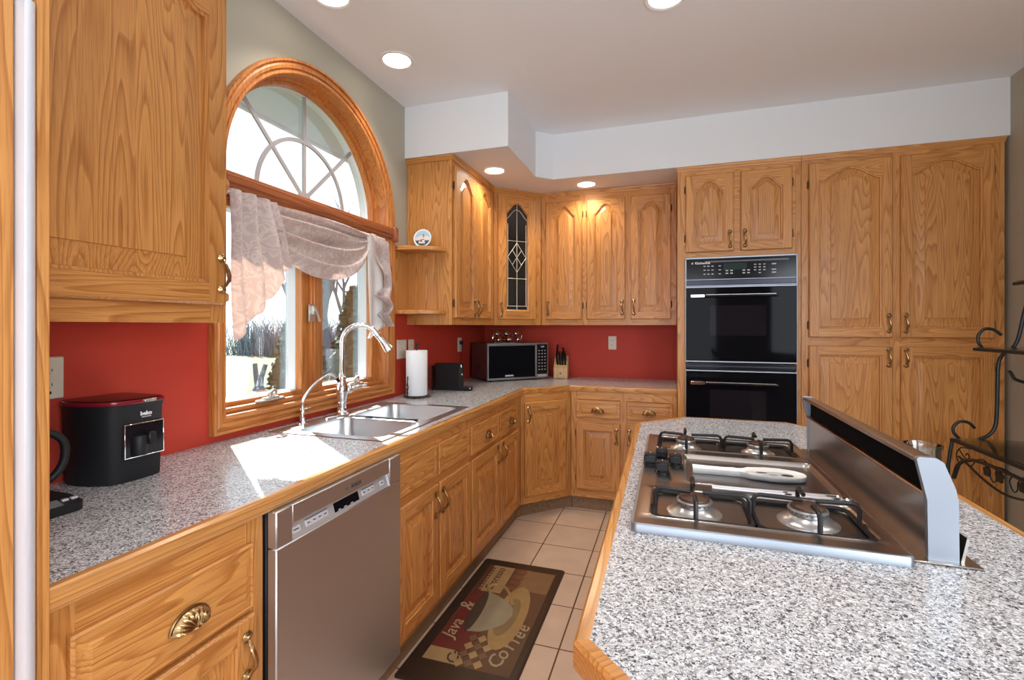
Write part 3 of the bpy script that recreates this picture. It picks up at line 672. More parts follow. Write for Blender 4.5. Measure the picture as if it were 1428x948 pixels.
# ---------------------------------------------------------------- sink
sk = thing('kitchen_sink', (.33, 2.0, .914), 'stainless double-bowl drop-in sink in the counter under the window', 'sink')
def bowl(x0, x1, y0, y1, r, dep, nm):
    mb = MB(); L = []
    for d, h, rr in ((0, .9185, r), (.004, .9165, r), (.006, .905, r), (.018, .914-dep+.03, r), (.03, .914-dep+.008, r), (.05, .914-dep, r*.8)):
        L.append([(x, y, h) for x, y in rrect(x0+d, x1-d, y0+d, y1-d, rr)])
    mb.strips(L, SINKM); x, y = (x0+x1)/2-.03, (y0+y1)/2
    L2 = [L[-1], [(x+.045*cos(2*pi*i/24), y+.045*sin(2*pi*i/24), .914-dep-.004) for i in range(3, 27)]]
    mb.strips(L2, SINKM); o = mb.build(nm, sk)
    mb = MB(); mb.lathe([(.0455, .012), (.04, .012), (.036, .006), (.005, .004)], (x, y, .914-dep-.018), CHROME, cap=True); mb.build('strainer', o)
B1 = (.150, .565, 1.625, 1.955); B2 = (.150, .565, 1.995, 2.37)
bowl(*B1, .05, .17, 'bowl'); bowl(*B2, .05, .17, 'bowl')
mb = MB()
# rim: plate with two holes, built as strips between rectangles and hole outlines
def plate_hole(mb, X0, X1, Y0, Y1, b, z, r, m):
    inn = rrect(b[0], b[1], b[2], b[3], r); outp = []
    cx_, cy_ = (b[0]+b[1])/2, (b[2]+b[3])/2
    for (x, y) in inn:
        sx, sy = x-cx_, y-cy_; k = min((X1-cx_)/sx if sx > 1e-9 else (X0-cx_)/sx if sx < -1e-9 else 9e9, (Y1-cy_)/sy if sy > 1e-9 else (Y0-cy_)/sy if sy < -1e-9 else 9e9)
        outp.append((cx_+sx*k, cy_+sy*k))
    # insert corners by snapping the nearest outer point
    for C_ in ((X0, Y0), (X1, Y0), (X1, Y1), (X0, Y1)):
        i = min(range(len(outp)), key=lambda q: (outp[q][0]-C_[0])**2+(outp[q][1]-C_[1])**2); outp[i] = C_
    mb.strips([[(x, y, z) for x, y in outp], [(x, y, z) for x, y in inn]], m)
RX0, RX1, RY0, RY1 = .052, .600, 1.583, 2.412
ym = (B1[3]+B2[2])/2
plate_hole(mb, .058, RX1-.006, RY0+.006, ym, B1, .9185, .05, SINKM); plate_hole(mb, .058, RX1-.006, ym, RY1-.006, B2, .9185, .05, SINKM)
R_ = lambda d, z: [(x, y, z) for x, y in ((RX0+d, RY0+d), (RX1-d, RY0+d), (RX1-d, RY1-d), (RX0+d, RY1-d))]
mb.strips([R_(0, .9142), R_(.001, .9175), R_(.006, .9185)], SINKM)
mb.build('rim', sk)
mb = MB()
for i in range(5): mb.tube([(.19+.055*i*1.3, 1.972, .922), (.19+.055*i*1.3+.05, 1.972, .922)], .003, RUB, n=6)
mb.tube([(.17, 1.966, .921), (.53, 1.966, .921)], .003, RUB, n=6); mb.tube([(.17, 1.978, .921), (.53, 1.978, .921)], .003, RUB, n=6)
for i in range(12): mb.tube([(.18+.03*i, 1.985, .921), (.18+.03*i, 2.003, .915), (.18+.03*i, 2.006, .85)], .0025, RUB, n=5)
for i in range(4): mb.tube([(.18, 2.007, .905-.017*i), (.51, 2.007, .905-.017*i)], .0022, RUB, n=5)
mb.build('divider_saddle', label='black wire saddle hung over the divider between the sink bowls', cat='sink rack')

# ---------------------------------------------------------------- kitchen faucet
FX, FY = .105, 1.99
fc = thing('kitchen_faucet', (FX, FY, .9185), 'tall polished chrome gooseneck pull-down faucet behind the sink divider', 'faucet')
mb = MB(); L = []
for sc_, h in ((1, .9187), (1, .923), (.9, .9255)):
    L.append([(FX+.028*sc_*cos(a), FY+.125*sc_*sin(a)*(1 if abs(sin(a)) < 2 else 1), h) for a in [2*pi*i/32 for i in range(32)]])
mb.strips(L, CHROME, cap0=True, cap1=True); mb.build('deck_plate', fc)
mb = MB(); mb.lathe([(.031, 0), (.031, .006), (.025, .010), (.021, .02), (.020, .045), (.023, .05), (.023, .054), (.020, .058), (.023, .075), (.029, .10), (.030, .118), (.026, .14), (.020, .158), (.018, .166), (.022, .170), (.022, .178), (.018, .182), (.015, .195), (.0135, .20)], (FX, FY, .9255), CHROME, n=28); mb.build('body', fc)
z_ = .9255+.20; dx, dy = .78, .62
def fp(r, z): return (FX+dx*r, FY+dy*r, z)
R2 = .088; top = 1.272
P = [fp(0, z_), fp(0, 1.20), fp(0, top)]+[fp(R2-R2*cos(a), top+R2*sin(a)) for a in [pi*i/12 for i in range(1, 11)]]
mb = MB(); mb.tube(P, .0125, CHROME, n=14); mb.build('spout', fc)
e = Vector(P[-1]); dr = (Vector(P[-1])-Vector(P[-2])).normalized()
mb = MB(); mb.lathe([(.0125, -.004), (.016, 0), (.016, .012), (.0145, .018), (.015, .04), (.018, .06), (.0235, .095), (.0235, .102), (.02, .106)], tuple(e), CHROME, axis=tuple(dr), n=22); mb.build('spray_head', fc)
mb = MB(); b0 = Vector((FX, FY, 1.035)); d0 = Vector((.55, .80, .12)).normalized()
mb.lathe([(.014, 0), (.019, .018), (.021, .026), (.021, .040), (.016, .046), (.012, .05)], tuple(b0), CHROME, axis=tuple(d0), n=18)
p0 = b0+d0*.04; mb.tube([tuple(p0), tuple(p0+d0*.02+Vector((0, 0, .004))), tuple(p0+d0*.055+Vector((0, 0, .006))), tuple(p0+d0*.085+Vector((0, 0, .003)))], [.008, .011, .009, .007], CHROME, n=12); mb.build('lever', fc)
# filter tap
fx, fy = .092, 1.735
ff = thing('filter_faucet', (fx, fy, .9185), 'slim chrome filtered-water tap left of the tall faucet', 'faucet')
mb = MB(); mb.lathe([(.024, 0), (.024, .004), (.012, .008), (.010, .03), (.012, .034), (.009, .045), (.009, .062), (.011, .066), (.008, .072)], (fx, fy, .9187), CHROME, n=20); mb.build('body', ff)
mb = MB(); mb.tube(smooth([(fx, fy, .985), (fx+.002, fy+.005, 1.03), (fx+.02, fy+.045, 1.085), (fx+.045, fy+.095, 1.125), (fx+.062, fy+.125, 1.128), (fx+.072, fy+.145, 1.108)]), .0058, CHROME, n=10)
mb.lathe([(.0075, 0), (.0075, .018), (.005, .022)], (fx+.070, fy+.143, 1.112), BLK, axis=(.3, .45, -1), n=12); mb.build('spout', ff)
mb = MB(); mb.box((fx-.006, fy-.008, .984), (fx+.010, fy+.048, .991), CHROME, c=.003); mb.build('lever', ff)

# ================================================================== wall cabinets
def crown(pts, outer, par, z0=None):
    # small stepped moulding under the soffit
    mb = MB(); zt = ZS-.001; zb = ZS-.034
    for i in range(len(pts)-1):
        L = []
        for k in (i, i+1):
            p, q = Vector(pts[k]), Vector(outer[k]); d = q-p
            L.append([(*p, zb), (*(p+d*.35), zb), (*(p+d*.5), zb+.012), (*(p+d*.9), zb+.018), (*q, zb+.022), (*q, zt), (*p, zt)])
        mb.strips(L, [OAK_Y, OAK_X][abs(pts[i][1]-pts[i+1][1]) < .01], cap0=True, cap1=True)
    mb.build('crown_moulding', par)
def qshelf(par, y0, dirn, z):
    # quarter-round shelf against the wall (x=0) and the cabinet side (y=y0)
    n = 18; poly = [(.002, y0)]+[(.002+.285*sin(pi/2*i/n)*1.0, y0+dirn*.165*cos(pi/2*i/n)) for i in range(n+1)]
    mb = MB(); L = [[(x, y, z-.022) for x, y in poly], [(x, y, z-.004) for x, y in poly], [(x*.985, y0+(y-y0)*.975, z) for x, y in poly]]
    L.insert(0, [(x*.985, y0+(y-y0)*.975, z-.026) for x, y in poly])
    mb.strips(L, OAK_X, cap0=True, cap1=True); mb.build('shelf', par)
MUL = frame((.325, 0), (0, 1, 0), (1, 0, 0)); MUB = frame((0, 3.848), (1, 0, 0), (0, -1, 0)); MUD = frame((.325, 3.543), (1, 1, 0), (1, -1, 0))
ZU0, ZU1 = 1.363, ZS-.004
# near left cabinet
c = thing('wall_cabinet', (.16, .84, ZU0), 'large oak wall cabinet with one arched door, left of the window over the black coffee grinders', 'cabinet', 'oak wall cabinets')
c['label'] = 'large oak wall cabinet with one wide arched door, left of the window'
carcass(c, (.003, .525, ZU0+.005), (.306, 1.141, ZU1))
face_frame(MUL, [(.525, .56), (1.093, 1.144)], [(.56, 1.093, ZU0, 1.435), (.56, 1.093, 2.38, ZU1)], OAK_Y, ZU0, ZU1, par=c)
add_door(c, MUL, .545, 1.134, 1.418, 2.395, .085, OAK_Y, 1.113, 1.511, None, sw=.062, rl=.062, field=.05)
qshelf(c, 1.142, 1, 1.835); qshelf(c, 1.142, 1, 1.462)
mb = MB(); mb.box((.002, 1.142, 1.462), (.012, 1.300, 1.81), OAK_Z, c=.001); mb.build('shelf_back', c)
# cabinet right of the window
c = thing('wall_cabinet', (.16, 3.15, ZU0), 'oak wall cabinet with two arched doors and rounded end shelves, right of the window', 'cabinet', 'oak wall cabinets')
carcass(c, (.003, 2.778, ZU0), (.306, 3.541, ZU1))
face_frame(MUL, [(2.776, 2.825), (3.105, 3.175), (3.44, 3.543)], [(2.825, 3.44, ZU0, 1.42), (2.825, 3.44, 2.36, ZU1)], OAK_Y, ZU0, ZU1, par=c)
add_door(c, MUL, 2.800, 3.138, 1.408, 2.375, .078, OAK_Y, 3.112, 1.480, -1, (1.50, 2.25)); add_door(c, MUL, 3.150, 3.470, 1.408, 2.375, .078, OAK_Y, 3.176, 1.480, None)
qshelf(c, 2.777, -1, 1.852); qshelf(c, 2.777, -1, 1.455)
mb = MB(); mb.box((.002, 2.622, 1.456), (.012, 2.776, 1.826), OAK_Z, c=.001); mb.build('shelf_back', c)
crown([(.003, 2.776), (.325, 2.776), (.325, 3.543)], [(.003, 2.762), (.341, 2.762), (.341, 3.53)], c)
# diagonal corner cabinet with leaded glass door (hollow)
c = thing('corner_wall_cabinet', (.3, 3.8, ZU0), 'diagonal oak corner wall cabinet with a leaded glass door', 'cabinet', 'oak wall cabinets')
mb = MB(); poly = [(.003, 3.545), (.312, 3.545), (.628, 3.861), (.628, 4.17), (.003, 4.17)]
mb.prism(poly, ZU0, ZU0+.018, OAK_D); mb.prism(poly, ZU1-.05, ZU1, OAK_D); mb.box((.003, 3.545, ZU0), (.015, 4.17, ZU1), OAK_Z); mb.box((.003, 4.155, ZU0), (.628, 4.17, ZU1), OAK_Z); mb.box((.003, 3.545, ZU0), (.31, 3.552, ZU1), OAK_Z); mb.box((.622, 3.86, ZU0), (.628, 4.17, ZU1), OAK_Z)
for z in (1.72, 2.05): mb.prism(inset(poly, .02), z, z+.016, OAK_D)
mb.build('carcass', c)
LU = .4313
face_frame(MUD, [(.002, .055), (.345, LU-.002)], [(.055, .345, ZU0, 1.42), (.055, .345, 2.36, ZU1)], OAK_D, ZU0, ZU1, par=c)
d = add_door(c, MUD, .030, .370, 1.408, 2.380, .078, OAK_D, .052, 1.488, 1, (1.53, 2.22), sw=.068, rl=.068, open_=True)
def gtop(u, ins=0):
    s = 2*(u-.2)/(.34-.136); return 2.380-.040-.078-ins+.078*bell(s)
mb = MB(); a, b = .099, .301; N = 20
out = [(a, .006, 1.476), (b, .006, 1.476)]+[(b+(a-b)*i/N, .006, gtop(b+(a-b)*i/N)) for i in range(N+1)]
mb.strips([out, [(p[0], .003, p[2]) for p in out]], SMOKE, MUD, cap0=True, cap1=True); g = mb.build('leaded_glass', d)
mb = MB(); r = .0024; w = .0075
def ld(*p): mb.tube([(u, w, z) for u, z in p], r, LEAD, MUD, n=6)
ld((.2, 1.478), (.2, gtop(.2))); ld((.118, 1.515), (.118, 2.17)); ld((.282, 1.515), (.282, 2.17)); ld((.1, 1.515), (.3, 1.515))
ld((.1, 1.735), (.3, 1.735)); ld((.1, 2.035), (.3, 2.035)); ld((.1, 1.905), (.118, 1.905)); ld((.282, 1.905), (.3, 1.905))
ld((.2, 2.02), (.282, 1.905), (.2, 1.785), (.118, 1.905), (.2, 2.02)); ld((.159, 1.962), (.241, 1.845)); ld((.241, 1.962), (.159, 1.845))
ld(*[(u, gtop(u)-.055+(.0 if 1 else 0)) for u in [.1+.2*i/16 for i in range(17)]])
mb.build('lead_came', g)
crown([(.325, 3.543), (.630, 3.848)], [(.341, 3.53), (.643, 3.832)], c)
# back wall cabinet
c = thing('wall_cabinet', (1.15, 4.0, ZU0), 'oak wall cabinet with three arched doors on the back wall, left of the ovens', 'cabinet', 'oak wall cabinets')
carcass(c, (.632, 3.868, ZU0), (1.684, 4.17, ZU1))
face_frame(MUB, [(.632, .69), (.95, 1.022), (1.29, 1.36), (1.63, 1.684)], [(a, b, p, q) for a, b in ((.69, .95), (1.022, 1.29), (1.36, 1.63)) for p, q in ((ZU0, 1.42), (2.35, ZU1))], OAK_X, ZU0, ZU1, par=c)
add_door(c, MUB, .669, .969, 1.408, 2.362, .078, OAK_X, .691, 1.50, 1, (1.52, 2.25)); add_door(c, MUB, 1.006, 1.306, 1.408, 2.362, .078, OAK_X, 1.284, 1.50, -1, (1.52, 2.25)); add_door(c, MUB, 1.349, 1.644, 1.408, 2.362, .078, OAK_X, 1.371, 1.50, 1, (1.52, 2.25))
crown([(.630, 3.848), (1.684, 3.848)], [(.643, 3.832), (1.684, 3.832)], c)

# ---------------------------------------------------------------- tall oven cabinet and pantry
MT = frame((0, 3.50), (1, 0, 0), (0, -1, 0))
oc = thing('oven_cabinet', (2.05, 3.8, 0), 'tall oak cabinet around the black double oven, two small arched doors on top', 'cabinet', 'tall oak cabinets')
X0, X1 = 1.687, 2.432
mb = MB(); mb.box((X0, 3.52, ZB0), (X0+.018, 4.17, ZU1), OAK_Z); mb.box((X1-.018, 3.52, ZB0), (X1, 4.17, ZU1), OAK_Z); mb.box((X0+.018, 3.52, 1.83), (X1-.018, 4.17, ZU1), OAK_Z, c=0); mb.box((X0+.018, 3.52, ZB0), (X1-.018, 4.17, .46), OAK_Z, c=0); mb.build('carcass', oc)
kick(oc, (X0, 3.57, 0), (X1, 4.1, ZB0))
face_frame(MT, [(X0, 1.742), (2.402, X1)], [(1.742, 2.402, 1.818, 1.87), (1.742, 2.402, 2.35, ZU1), (1.742, 2.402, ZB0, .16), (1.742, 2.402, .42, .475), (2.035, 2.085, 1.87, 2.35), (2.374, 2.402, 1.87, 2.35)], OAK_X, ZB0, ZU1, par=oc)
add_door(oc, MT, 1.738, 2.039, 1.853, 2.375, .072, OAK_X, 2.014, 1.932, -1, (1.95, 2.28), field=.03); add_door(oc, MT, 2.080, 2.381, 1.853, 2.375, .072, OAK_X, 2.104, 1.932, 1, (1.95, 2.28), field=.03)
d = drawer_front(MT, 1.74, 2.40, .15, .43, OAK_X).build('drawer_front', oc)
crown([(X0, 3.50), (X1, 3.50)], [(X0-.006, 3.488), (X1, 3.488)], oc)
pc = thing('pantry_cabinet', (2.95, 3.8, 0), 'tall oak pantry with four doors at the right end of the back wall', 'cabinet', 'tall oak cabinets')
P0, P1 = 2.434, 3.458
carcass(pc, (P0, 3.52, ZB0), (P1, 4.17, ZU1)); kick(pc, (P0, 3.57, 0), (P1, 4.1, ZB0))
face_frame(MT, [(P0, 2.49), (2.905, 2.972), (3.39, P1)], [(2.49, 2.905, 1.215, 1.30), (2.972, 3.39, 1.215, 1.30), (2.49, 2.905, 2.36, ZU1), (2.972, 3.39, 2.36, ZU1), (2.49, 2.905, ZB0, .15), (2.972, 3.39, ZB0, .15)], OAK_X, ZB0, ZU1, par=pc)
for (a, b, pl, hs) in ((2.474, 2.917, 2.895, -1), (2.958, 3.406, 2.981, 1)):
    add_door(pc, MT, a, b, 1.284, 2.382, .070, OAK_X, pl, 1.372, hs, (1.36, 2.25), field=.044); add_door(pc, MT, a, b, .13, 1.232, 0, OAK_X, pl, 1.165, hs, (.25, 1.12), field=.036)
crown([(P0, 3.50), (P1, 3.50)], [(P0, 3.488), (P1+.006, 3.488)], pc)

# ---------------------------------------------------------------- double oven
ov = thing('double_oven', (2.07, 3.7, .48), 'black glass double wall oven in the tall oak cabinet', 'oven')
O0, O1 = 1.737, 2.407
mb = MB(); mb.box((O0+.02, .0, .49), (O1-.02, -.55, 1.80), BLK_M, MT, c=.003)
mb.build('body', ov)
mb = MB(); mb.box((O0, .0005, 1.628), (O1, .018, 1.814), BLK_P, MT, c=.002); cp = mb.build('control_panel', ov)
mb = MB(); 
for a_, b_ in (((O0, .002, 1.806), (O1, .024, 1.816)), ((O0-.001, .002, 1.62), (O0+.006, .024, 1.814)), ((O1-.006, .002, 1.62), (O1+.001, .024, 1.814)), ((O0+.006, .01, 1.664), (O1-.006, .022, 1.669)), ((O0, .002, 1.622), (O1, .022, 1.628))): mb.box(a_, b_, STEEL_L, MT, c=.001)
mb.build('steel_trim', cp)
mb = MB(); mb.box((O0+.006, .012, 1.631), (O1-.006, .020, 1.662), PURP, MT, c=.001); mb.build('vent_trim', cp)
mb = MB(); mb.text('KitchenAid', .021, WHTXT, textM(MT, 1.845, .0185, 1.778), bold=.0005); mb.box((1.776, .0182, 1.772), (1.786, .019, 1.784), GREYTXT, MT, c=0); mb.box((1.86, .018, 1.781), (2.36, .0188, 1.791), flat('smoke_grey_strip', (.10, .10, .14), .3), MT, c=0); mb.build('logo', cp)
mb = MB(); mb.box((1.975, .0182, 1.728), (2.115, .0190, 1.772), flat('oven_display', (.02, .045, .045), .1), MT, c=0); mb.build('display', cp)
def keys(cols, rows, w=.014, h=.006):
    for a_ in cols:
        for b_ in rows:
            mb = MB(); mb.box((a_-w/2, .018, b_-h/2), (a_+w/2, .0195, b_+h/2), GREYTXT, MT, c=.0004); mb.build('button', cp)
keys((1.858, 1.882, 1.907), (1.756, 1.730, 1.703)); keys((1.952,), (1.756, 1.730, 1.703)); keys((1.996, 2.024), (1.723, 1.705), .016, .008); keys((2.098, 2.126), (1.723, 1.705), .016, .008)
keys((2.165, 2.192, 2.219), (1.758, 1.740, 1.722)); keys((2.192,), (1.703,)); keys((2.275,), (1.758, 1.722, 1.703), .026, .007)
def odoor(z0, z1, hz_):
    mb = MB(); mb.box((O0+.004, .001, z0), (O1-.004, .022, z1), BLK_G, MT, c=.002); d = mb.build('oven_door', ov)
    mb = MB(); mb.box((O0, .001, z0-.004), (O0+.004, .026, z1+.004), STEEL_L, MT, c=.001); mb.box((O1-.004, .001, z0-.004), (O1, .026, z1+.004), STEEL_L, MT, c=.001); mb.box((O0, .004, z1), (O1, .026, z1+.008), STEEL_L, MT, c=.001); mb.box((O0, .004, z0-.008), (O1, .026, z0), STEEL_L, MT, c=.001); mb.build('steel_trim', d)
    mb = MB(); mb.box((1.89, .0215, z0+.17), (2.23, .0226, z1-.12), flat('oven_window', (.014, .012, .016), .03, spec=.06), MT, c=0) if z1-z0 > .45 else None
    if mb.v: mb.build('oven_window', d)
    mb = MB(); mb.tube([(1.77, .045, hz_), (2.295, .045, hz_)], .0095, BLK_P, MT, n=12); mb.box((1.768, .032, hz_-.011), (1.858, .058, hz_+.011), CHROME, MT, c=.004); mb.box((1.862, .036, hz_+.004), (2.285, .056, hz_+.0105), STEEL, MT, c=.002)
    for u in (1.79, 2.28): mb.box((u-.01, .02, hz_-.008), (u+.01, .05, hz_+.008), BLK, MT, c=.003)
    mb.build('handle', d)
odoor(1.122, 1.612, 1.556); odoor(.50, 1.052, .975)
mb = MB(); mb.box((O0+.002, .002, 1.066), (O1-.002, .016, 1.108), BLK_P, MT, c=.002); mb.box((O0+.002, .012, 1.082), (O1-.002, .019, 1.092), PURP, MT, c=.001); mb.build('center_vent', ov)

# ================================================================== refrigerator with oak panels, at the left edge
rf = thing('refrigerator', (.34, .05, 0), 'built-in refrigerator with oak door panels and pale metal edge, at the left', 'refrigerator')
mb = MB(); mb.box((.01, -.42, .02), (.60, .50, 2.1), BLK_M, c=.004); mb.build('body', rf)
mb = MB(); mb.box((.602, -.42, .10), (.655, .478, 1.872), OAK_Z, c=.003); fd = mb.build('door', rf)
mb = MB(); mb.box((.656, -.35, .18), (.662, .425, 1.80), OAK_Z, c=.003); mb.build('raised_panel', fd)
mb = MB(); L = []
pf = [(.603, .479), (.658, .479), (.668, .483), (.670, .489), (.668, .495), (.664, .499), (.655, .5015), (.603, .5015)]
mb.strips([[(x, y, .10) for x, y in pf], [(x, y, 1.872) for x, y in pf]], ALU, cap0=True, cap1=True); mb.build('edge_trim', fd)
mb = MB()
mb.box((.602, -.42, 1.884), (.652, .5, 2.08), BLK_M, c=.003)
for i in range(6): mb.box((.650, -.41, 1.90+.03*i), (.660, .49, 1.912+.03*i), ALU, c=.003)
mb.build('grille', rf)
mb = MB(); mb.box((.002, .5035, 0), (.660, .5205, ZU1), OAK_Z, c=.0015); mb.build('side_panel', label='tall oak end panel between the refrigerator and the counter', cat='panel')

# ================================================================== island
IN = [(1.530, .675), (1.725, .480), (2.140, .480), (2.335, .675), (2.335, 2.260), (2.130, 2.465), (1.715, 2.465), (1.512, 2.258)]
OUT = inset(IN, -.022)
isl = thing('island_cabinet', (1.92, 1.47, 0), 'oak island cabinet with canted corners under the cooktop', 'cabinet')
bp = inset(IN, .012); mb = MB(); mb.prism(bp, .10, .8735, OAK_Z); mb.build('carcass', isl)
mb = MB(); mb.prism(inset(IN, .08), 0, .10, KICK); mb.build('toe_kick', isl)
p0, p1 = Vector(bp[0]), Vector(bp[1]); u_ = (p1-p0).normalized(); MI = frame((p0.x, p0.y), (u_.x, u_.y, 0), (u_.y, -u_.x, 0))
l_ = (p1-p0).length
add_door(isl, MI, .022, l_-.02, .13, .80, 0, OAK_D, .045, .745, None)
it = thing('island_countertop', (1.92, 1.47, .874), 'light grey speckled island countertop with oak nosing and canted corners', 'countertop')
mb = MB(); mb.prism(IN, .8745, .914, LAM); mb.build('laminate_top', it)
nosing(IN+[IN[0]], OUT+[OUT[0]], .872, .914, [OAK_D, NOSE_X, OAK_D, NOSE_Y, OAK_D, NOSE_X, OAK_D, NOSE_Y], it, c=.005)

# ---------------------------------------------------------------- cooktop
ck = thing('gas_cooktop', (1.81, 1.505, .914), 'stainless steel four-burner gas cooktop on the island', 'cooktop')
CX0, CX1, CY0, CY1, CZ = 1.556, 2.062, 1.056, 1.957, .9335
wells = [(1.590, 2.035, 1.105, 1.315), (1.672, 2.045, 1.372, 1.680), (1.590, 2.035, 1.735, 1.925)]
mb = MB(); ys = [CY0+.006]+[v for w in wells for v in (w[2]-.014, w[3]+.014)]+[CY1-.006]
RR = lambda d, z: [(x, y, z) for x, y in rrect(CX0+d, CX1-d, CY0+d, CY1-d, .014)]
mb.strips([RR(.0, .9142), RR(.0, CZ-.004), RR(.0015, CZ-.001), RR(.006, CZ)], STEEL_L)
xa, xb = CX0+.006, CX1-.006
for i in range(len(ys)-1):
    if i % 2 == 0: mb.box((xa, ys[i], CZ-.004), (xb, ys[i+1], CZ), STEEL, c=0)
for i, w in enumerate(wells):
    y0, y1 = w[2]-.014, w[3]+.014
    inn = rrect(w[0], w[1], w[2], w[3], .025); cx_, cy_ = (w[0]+w[1])/2, (w[2]+w[3])/2; outp = []
    for (x, y) in inn:
        sx, sy = x-cx_, y-cy_; k = min(((xb if sx > 0 else xa)-cx_)/sx, ((y1 if sy > 0 else y0)-cy_)/sy); outp.append([cx_+sx*k, cy_+sy*k])
    for C_ in ((xa, y0), (xb, y0), (xb, y1), (xa, y1)):
        j = min(range(len(outp)), key=lambda q: (outp[q][0]-C_[0])**2+(outp[q][1]-C_[1])**2); outp[j] = list(C_)
    dp = .011
    def wl(d, z): return [(x, y, z) for x, y in rrect(w[0]+d, w[1]-d, w[2]+d, w[3]-d, max(.025-d, .008))]
    mb.strips([[(x, y, CZ) for x, y in outp], [(x, y, CZ) for x, y in inn], wl(.003, CZ+.0015), wl(.006, CZ), wl(.012, CZ-dp), wl(.014, CZ-dp)], STEEL, cap1=True)
mb.build('steel_top', ck)
def burner(x, y, s=1):
    mb = MB(); mb.lathe([(.062*s, -.0005), (.060*s, .002), (.050*s, .004), (.040*s, .012), (.036*s, .016), (.036*s, .018)], (x, y, CZ-.011), BURN, n=30)
    b = mb.build('burner', ck)
    mb = MB(); mb.lathe([(.036*s, .0), (.039*s, .003), (.040*s, .010), (.038*s, .013), (.030*s, .014)], (x, y, CZ+.007), BURN, n=30)
    for i in range(24):
        a = 2*pi*i/24; mb.lathe([(.0016, 0), (.0016, .001)], (x+.0395*s*cos(a), y+.0395*s*sin(a), CZ+.0135), DRKTXT, axis=(cos(a), sin(a), 0), n=6)
    mb.build('burner_ring', b)
    mb = MB(); mb.lathe([(.034*s, 0), (.033*s, .004), (.025*s, .007), (.004, .0075)], (x, y, CZ+.0212), BULB_DK, n=26); mb.build('burner_cap', b)
BRN = [(1.690, 1.190, 1.0), (1.925, 1.210, 1.0), (1.690, 1.815, .85), (1.920, 1.815, .85)]
for q in BRN: burner(*q)
def grate(x, y, xl, xr, yn, yf):
    mb = MB(); r = .005; zt = CZ+.039; zb = CZ-.004
    for (px, py, k) in ((xl, y, .10), (xr, y, .16), (x, yn, .42), (x, yf, .42)):
        ex, ey = x+(px-x)*k, y+(py-y)*k
        q = Vector((px-x, py-y, 0)).normalized()
        mb.tube([(px, py, zb), (px, py, zt-.012), (px-q.x*.005, py-q.y*.005, zt-.003), (px-q.x*.014, py-q.y*.014, zt), (ex, ey, zt-.003)], r, GRATE, n=8)
    mb.tube([(px, py, zb) for px, py in rrect(xl, xr, yn, yf, .02, 3)], r, GRATE, n=6, closed=True)
    mb.build('grate', ck)
grate(1.690, 1.190, 1.603, 1.806, 1.118, 1.300); grate(1.925, 1.210, 1.816, 2.022, 1.118, 1.300)
grate(1.690, 1.815, 1.603, 1.806, 1.748, 1.912); grate(1.920, 1.815, 1.816, 2.022, 1.748, 1.912)
def knob(x, y):
    mb = MB(); mb.lathe([(.0215, 0), (.0215, .003), (.017, .006), (.016, .010), (.004, .0105)], (x, y, CZ), BLK, n=22)
    mb.box((x-.0185, y-.019, CZ+.006), (x+.0185, y+.019, CZ+.031), BLK, c=.004)
    mb.box((x-.0165, y-.0165, CZ+.0308), (x+.0165, y+.0165, CZ+.0316), BLK_M, c=.0003); k = mb.build('knob', ck)
    mb = MB(); mb.box((x-.0012, y+.008, CZ+.0312), (x+.0012, y+.0145, CZ+.0322), WHTXT, c=0); mb.build('pointer', k)
for q in ((1.612, 1.600), (1.580, 1.530), (1.652, 1.540), (1.616, 1.452)): knob(*q)
# downdraft vent
dv = thing('downdraft_vent', (2.11, 1.5, .914), 'raised stainless downdraft vent standing along the right edge of the cooktop', 'vent hood')
DY0, DY1 = 1.094, 1.93
def rsec(pts, y): return [(x, y, z) for x, z in pts]
endp = [(2.094, .916), (2.0925, 1.028), (2.076, 1.104), (2.080, 1.108), (2.106, 1.108), (2.118, 1.100), (2.136, 1.052), (2.140, 1.030), (2.141, .916)]
for a, b in ((DY0, DY0+.012), (DY1-.012, DY1)): mb = MB(); mb.strips([rsec(endp, a), rsec(endp, b)], STEEL_L, cap0=True, cap1=True); mb.build('end_cap', dv)
mb = MB(); yA, yB = DY0+.0125, DY1-.0125
mb.strips([rsec([(2.0960, .916), (2.0945, 1.024), (2.090, 1.040), (2.100, 1.040), (2.104, .916)], y) for y in (yA, yB)], STEEL, cap0=True, cap1=True)
mb.strips([rsec([(2.0775, 1.097), (2.0775, 1.104), (2.080, 1.1065), (2.106, 1.1065), (2.117, 1.0985), (2.1345, 1.052), (2.1385, 1.030), (2.1395, .916), (2.134, .916), (2.132, 1.03), (2.112, 1.092), (2.104, 1.098)], y) for y in (yA, yB)], STEEL, cap0=True, cap1=True); mb.build('housing', dv)
mb = MB(); mb.box((2.102, yA, 1.036), (2.112, yB, 1.092), flat('dark_intake_mesh', (.006, .006, .007), .8, spec=.05), c=.001)
mb.box((2.088, yA, 1.036), (2.104, yB, 1.041), flat('copper_lip', (.45, .22, .13), .3, 1), c=.001)
mb.build('intake_slot', dv)
mb = MB(); mb.box((2.066, DY0-.012, .9145), (2.172, DY1+.012, .9185), STEEL, c=.0015); mb.strips([rsec([(2.145, .9185), (2.150, .9185), (2.158, .962), (2.154, .964)], y) for y in (DY0+.004, DY1)], STEEL, cap0=True, cap1=True); mb.build('base_flange', dv)
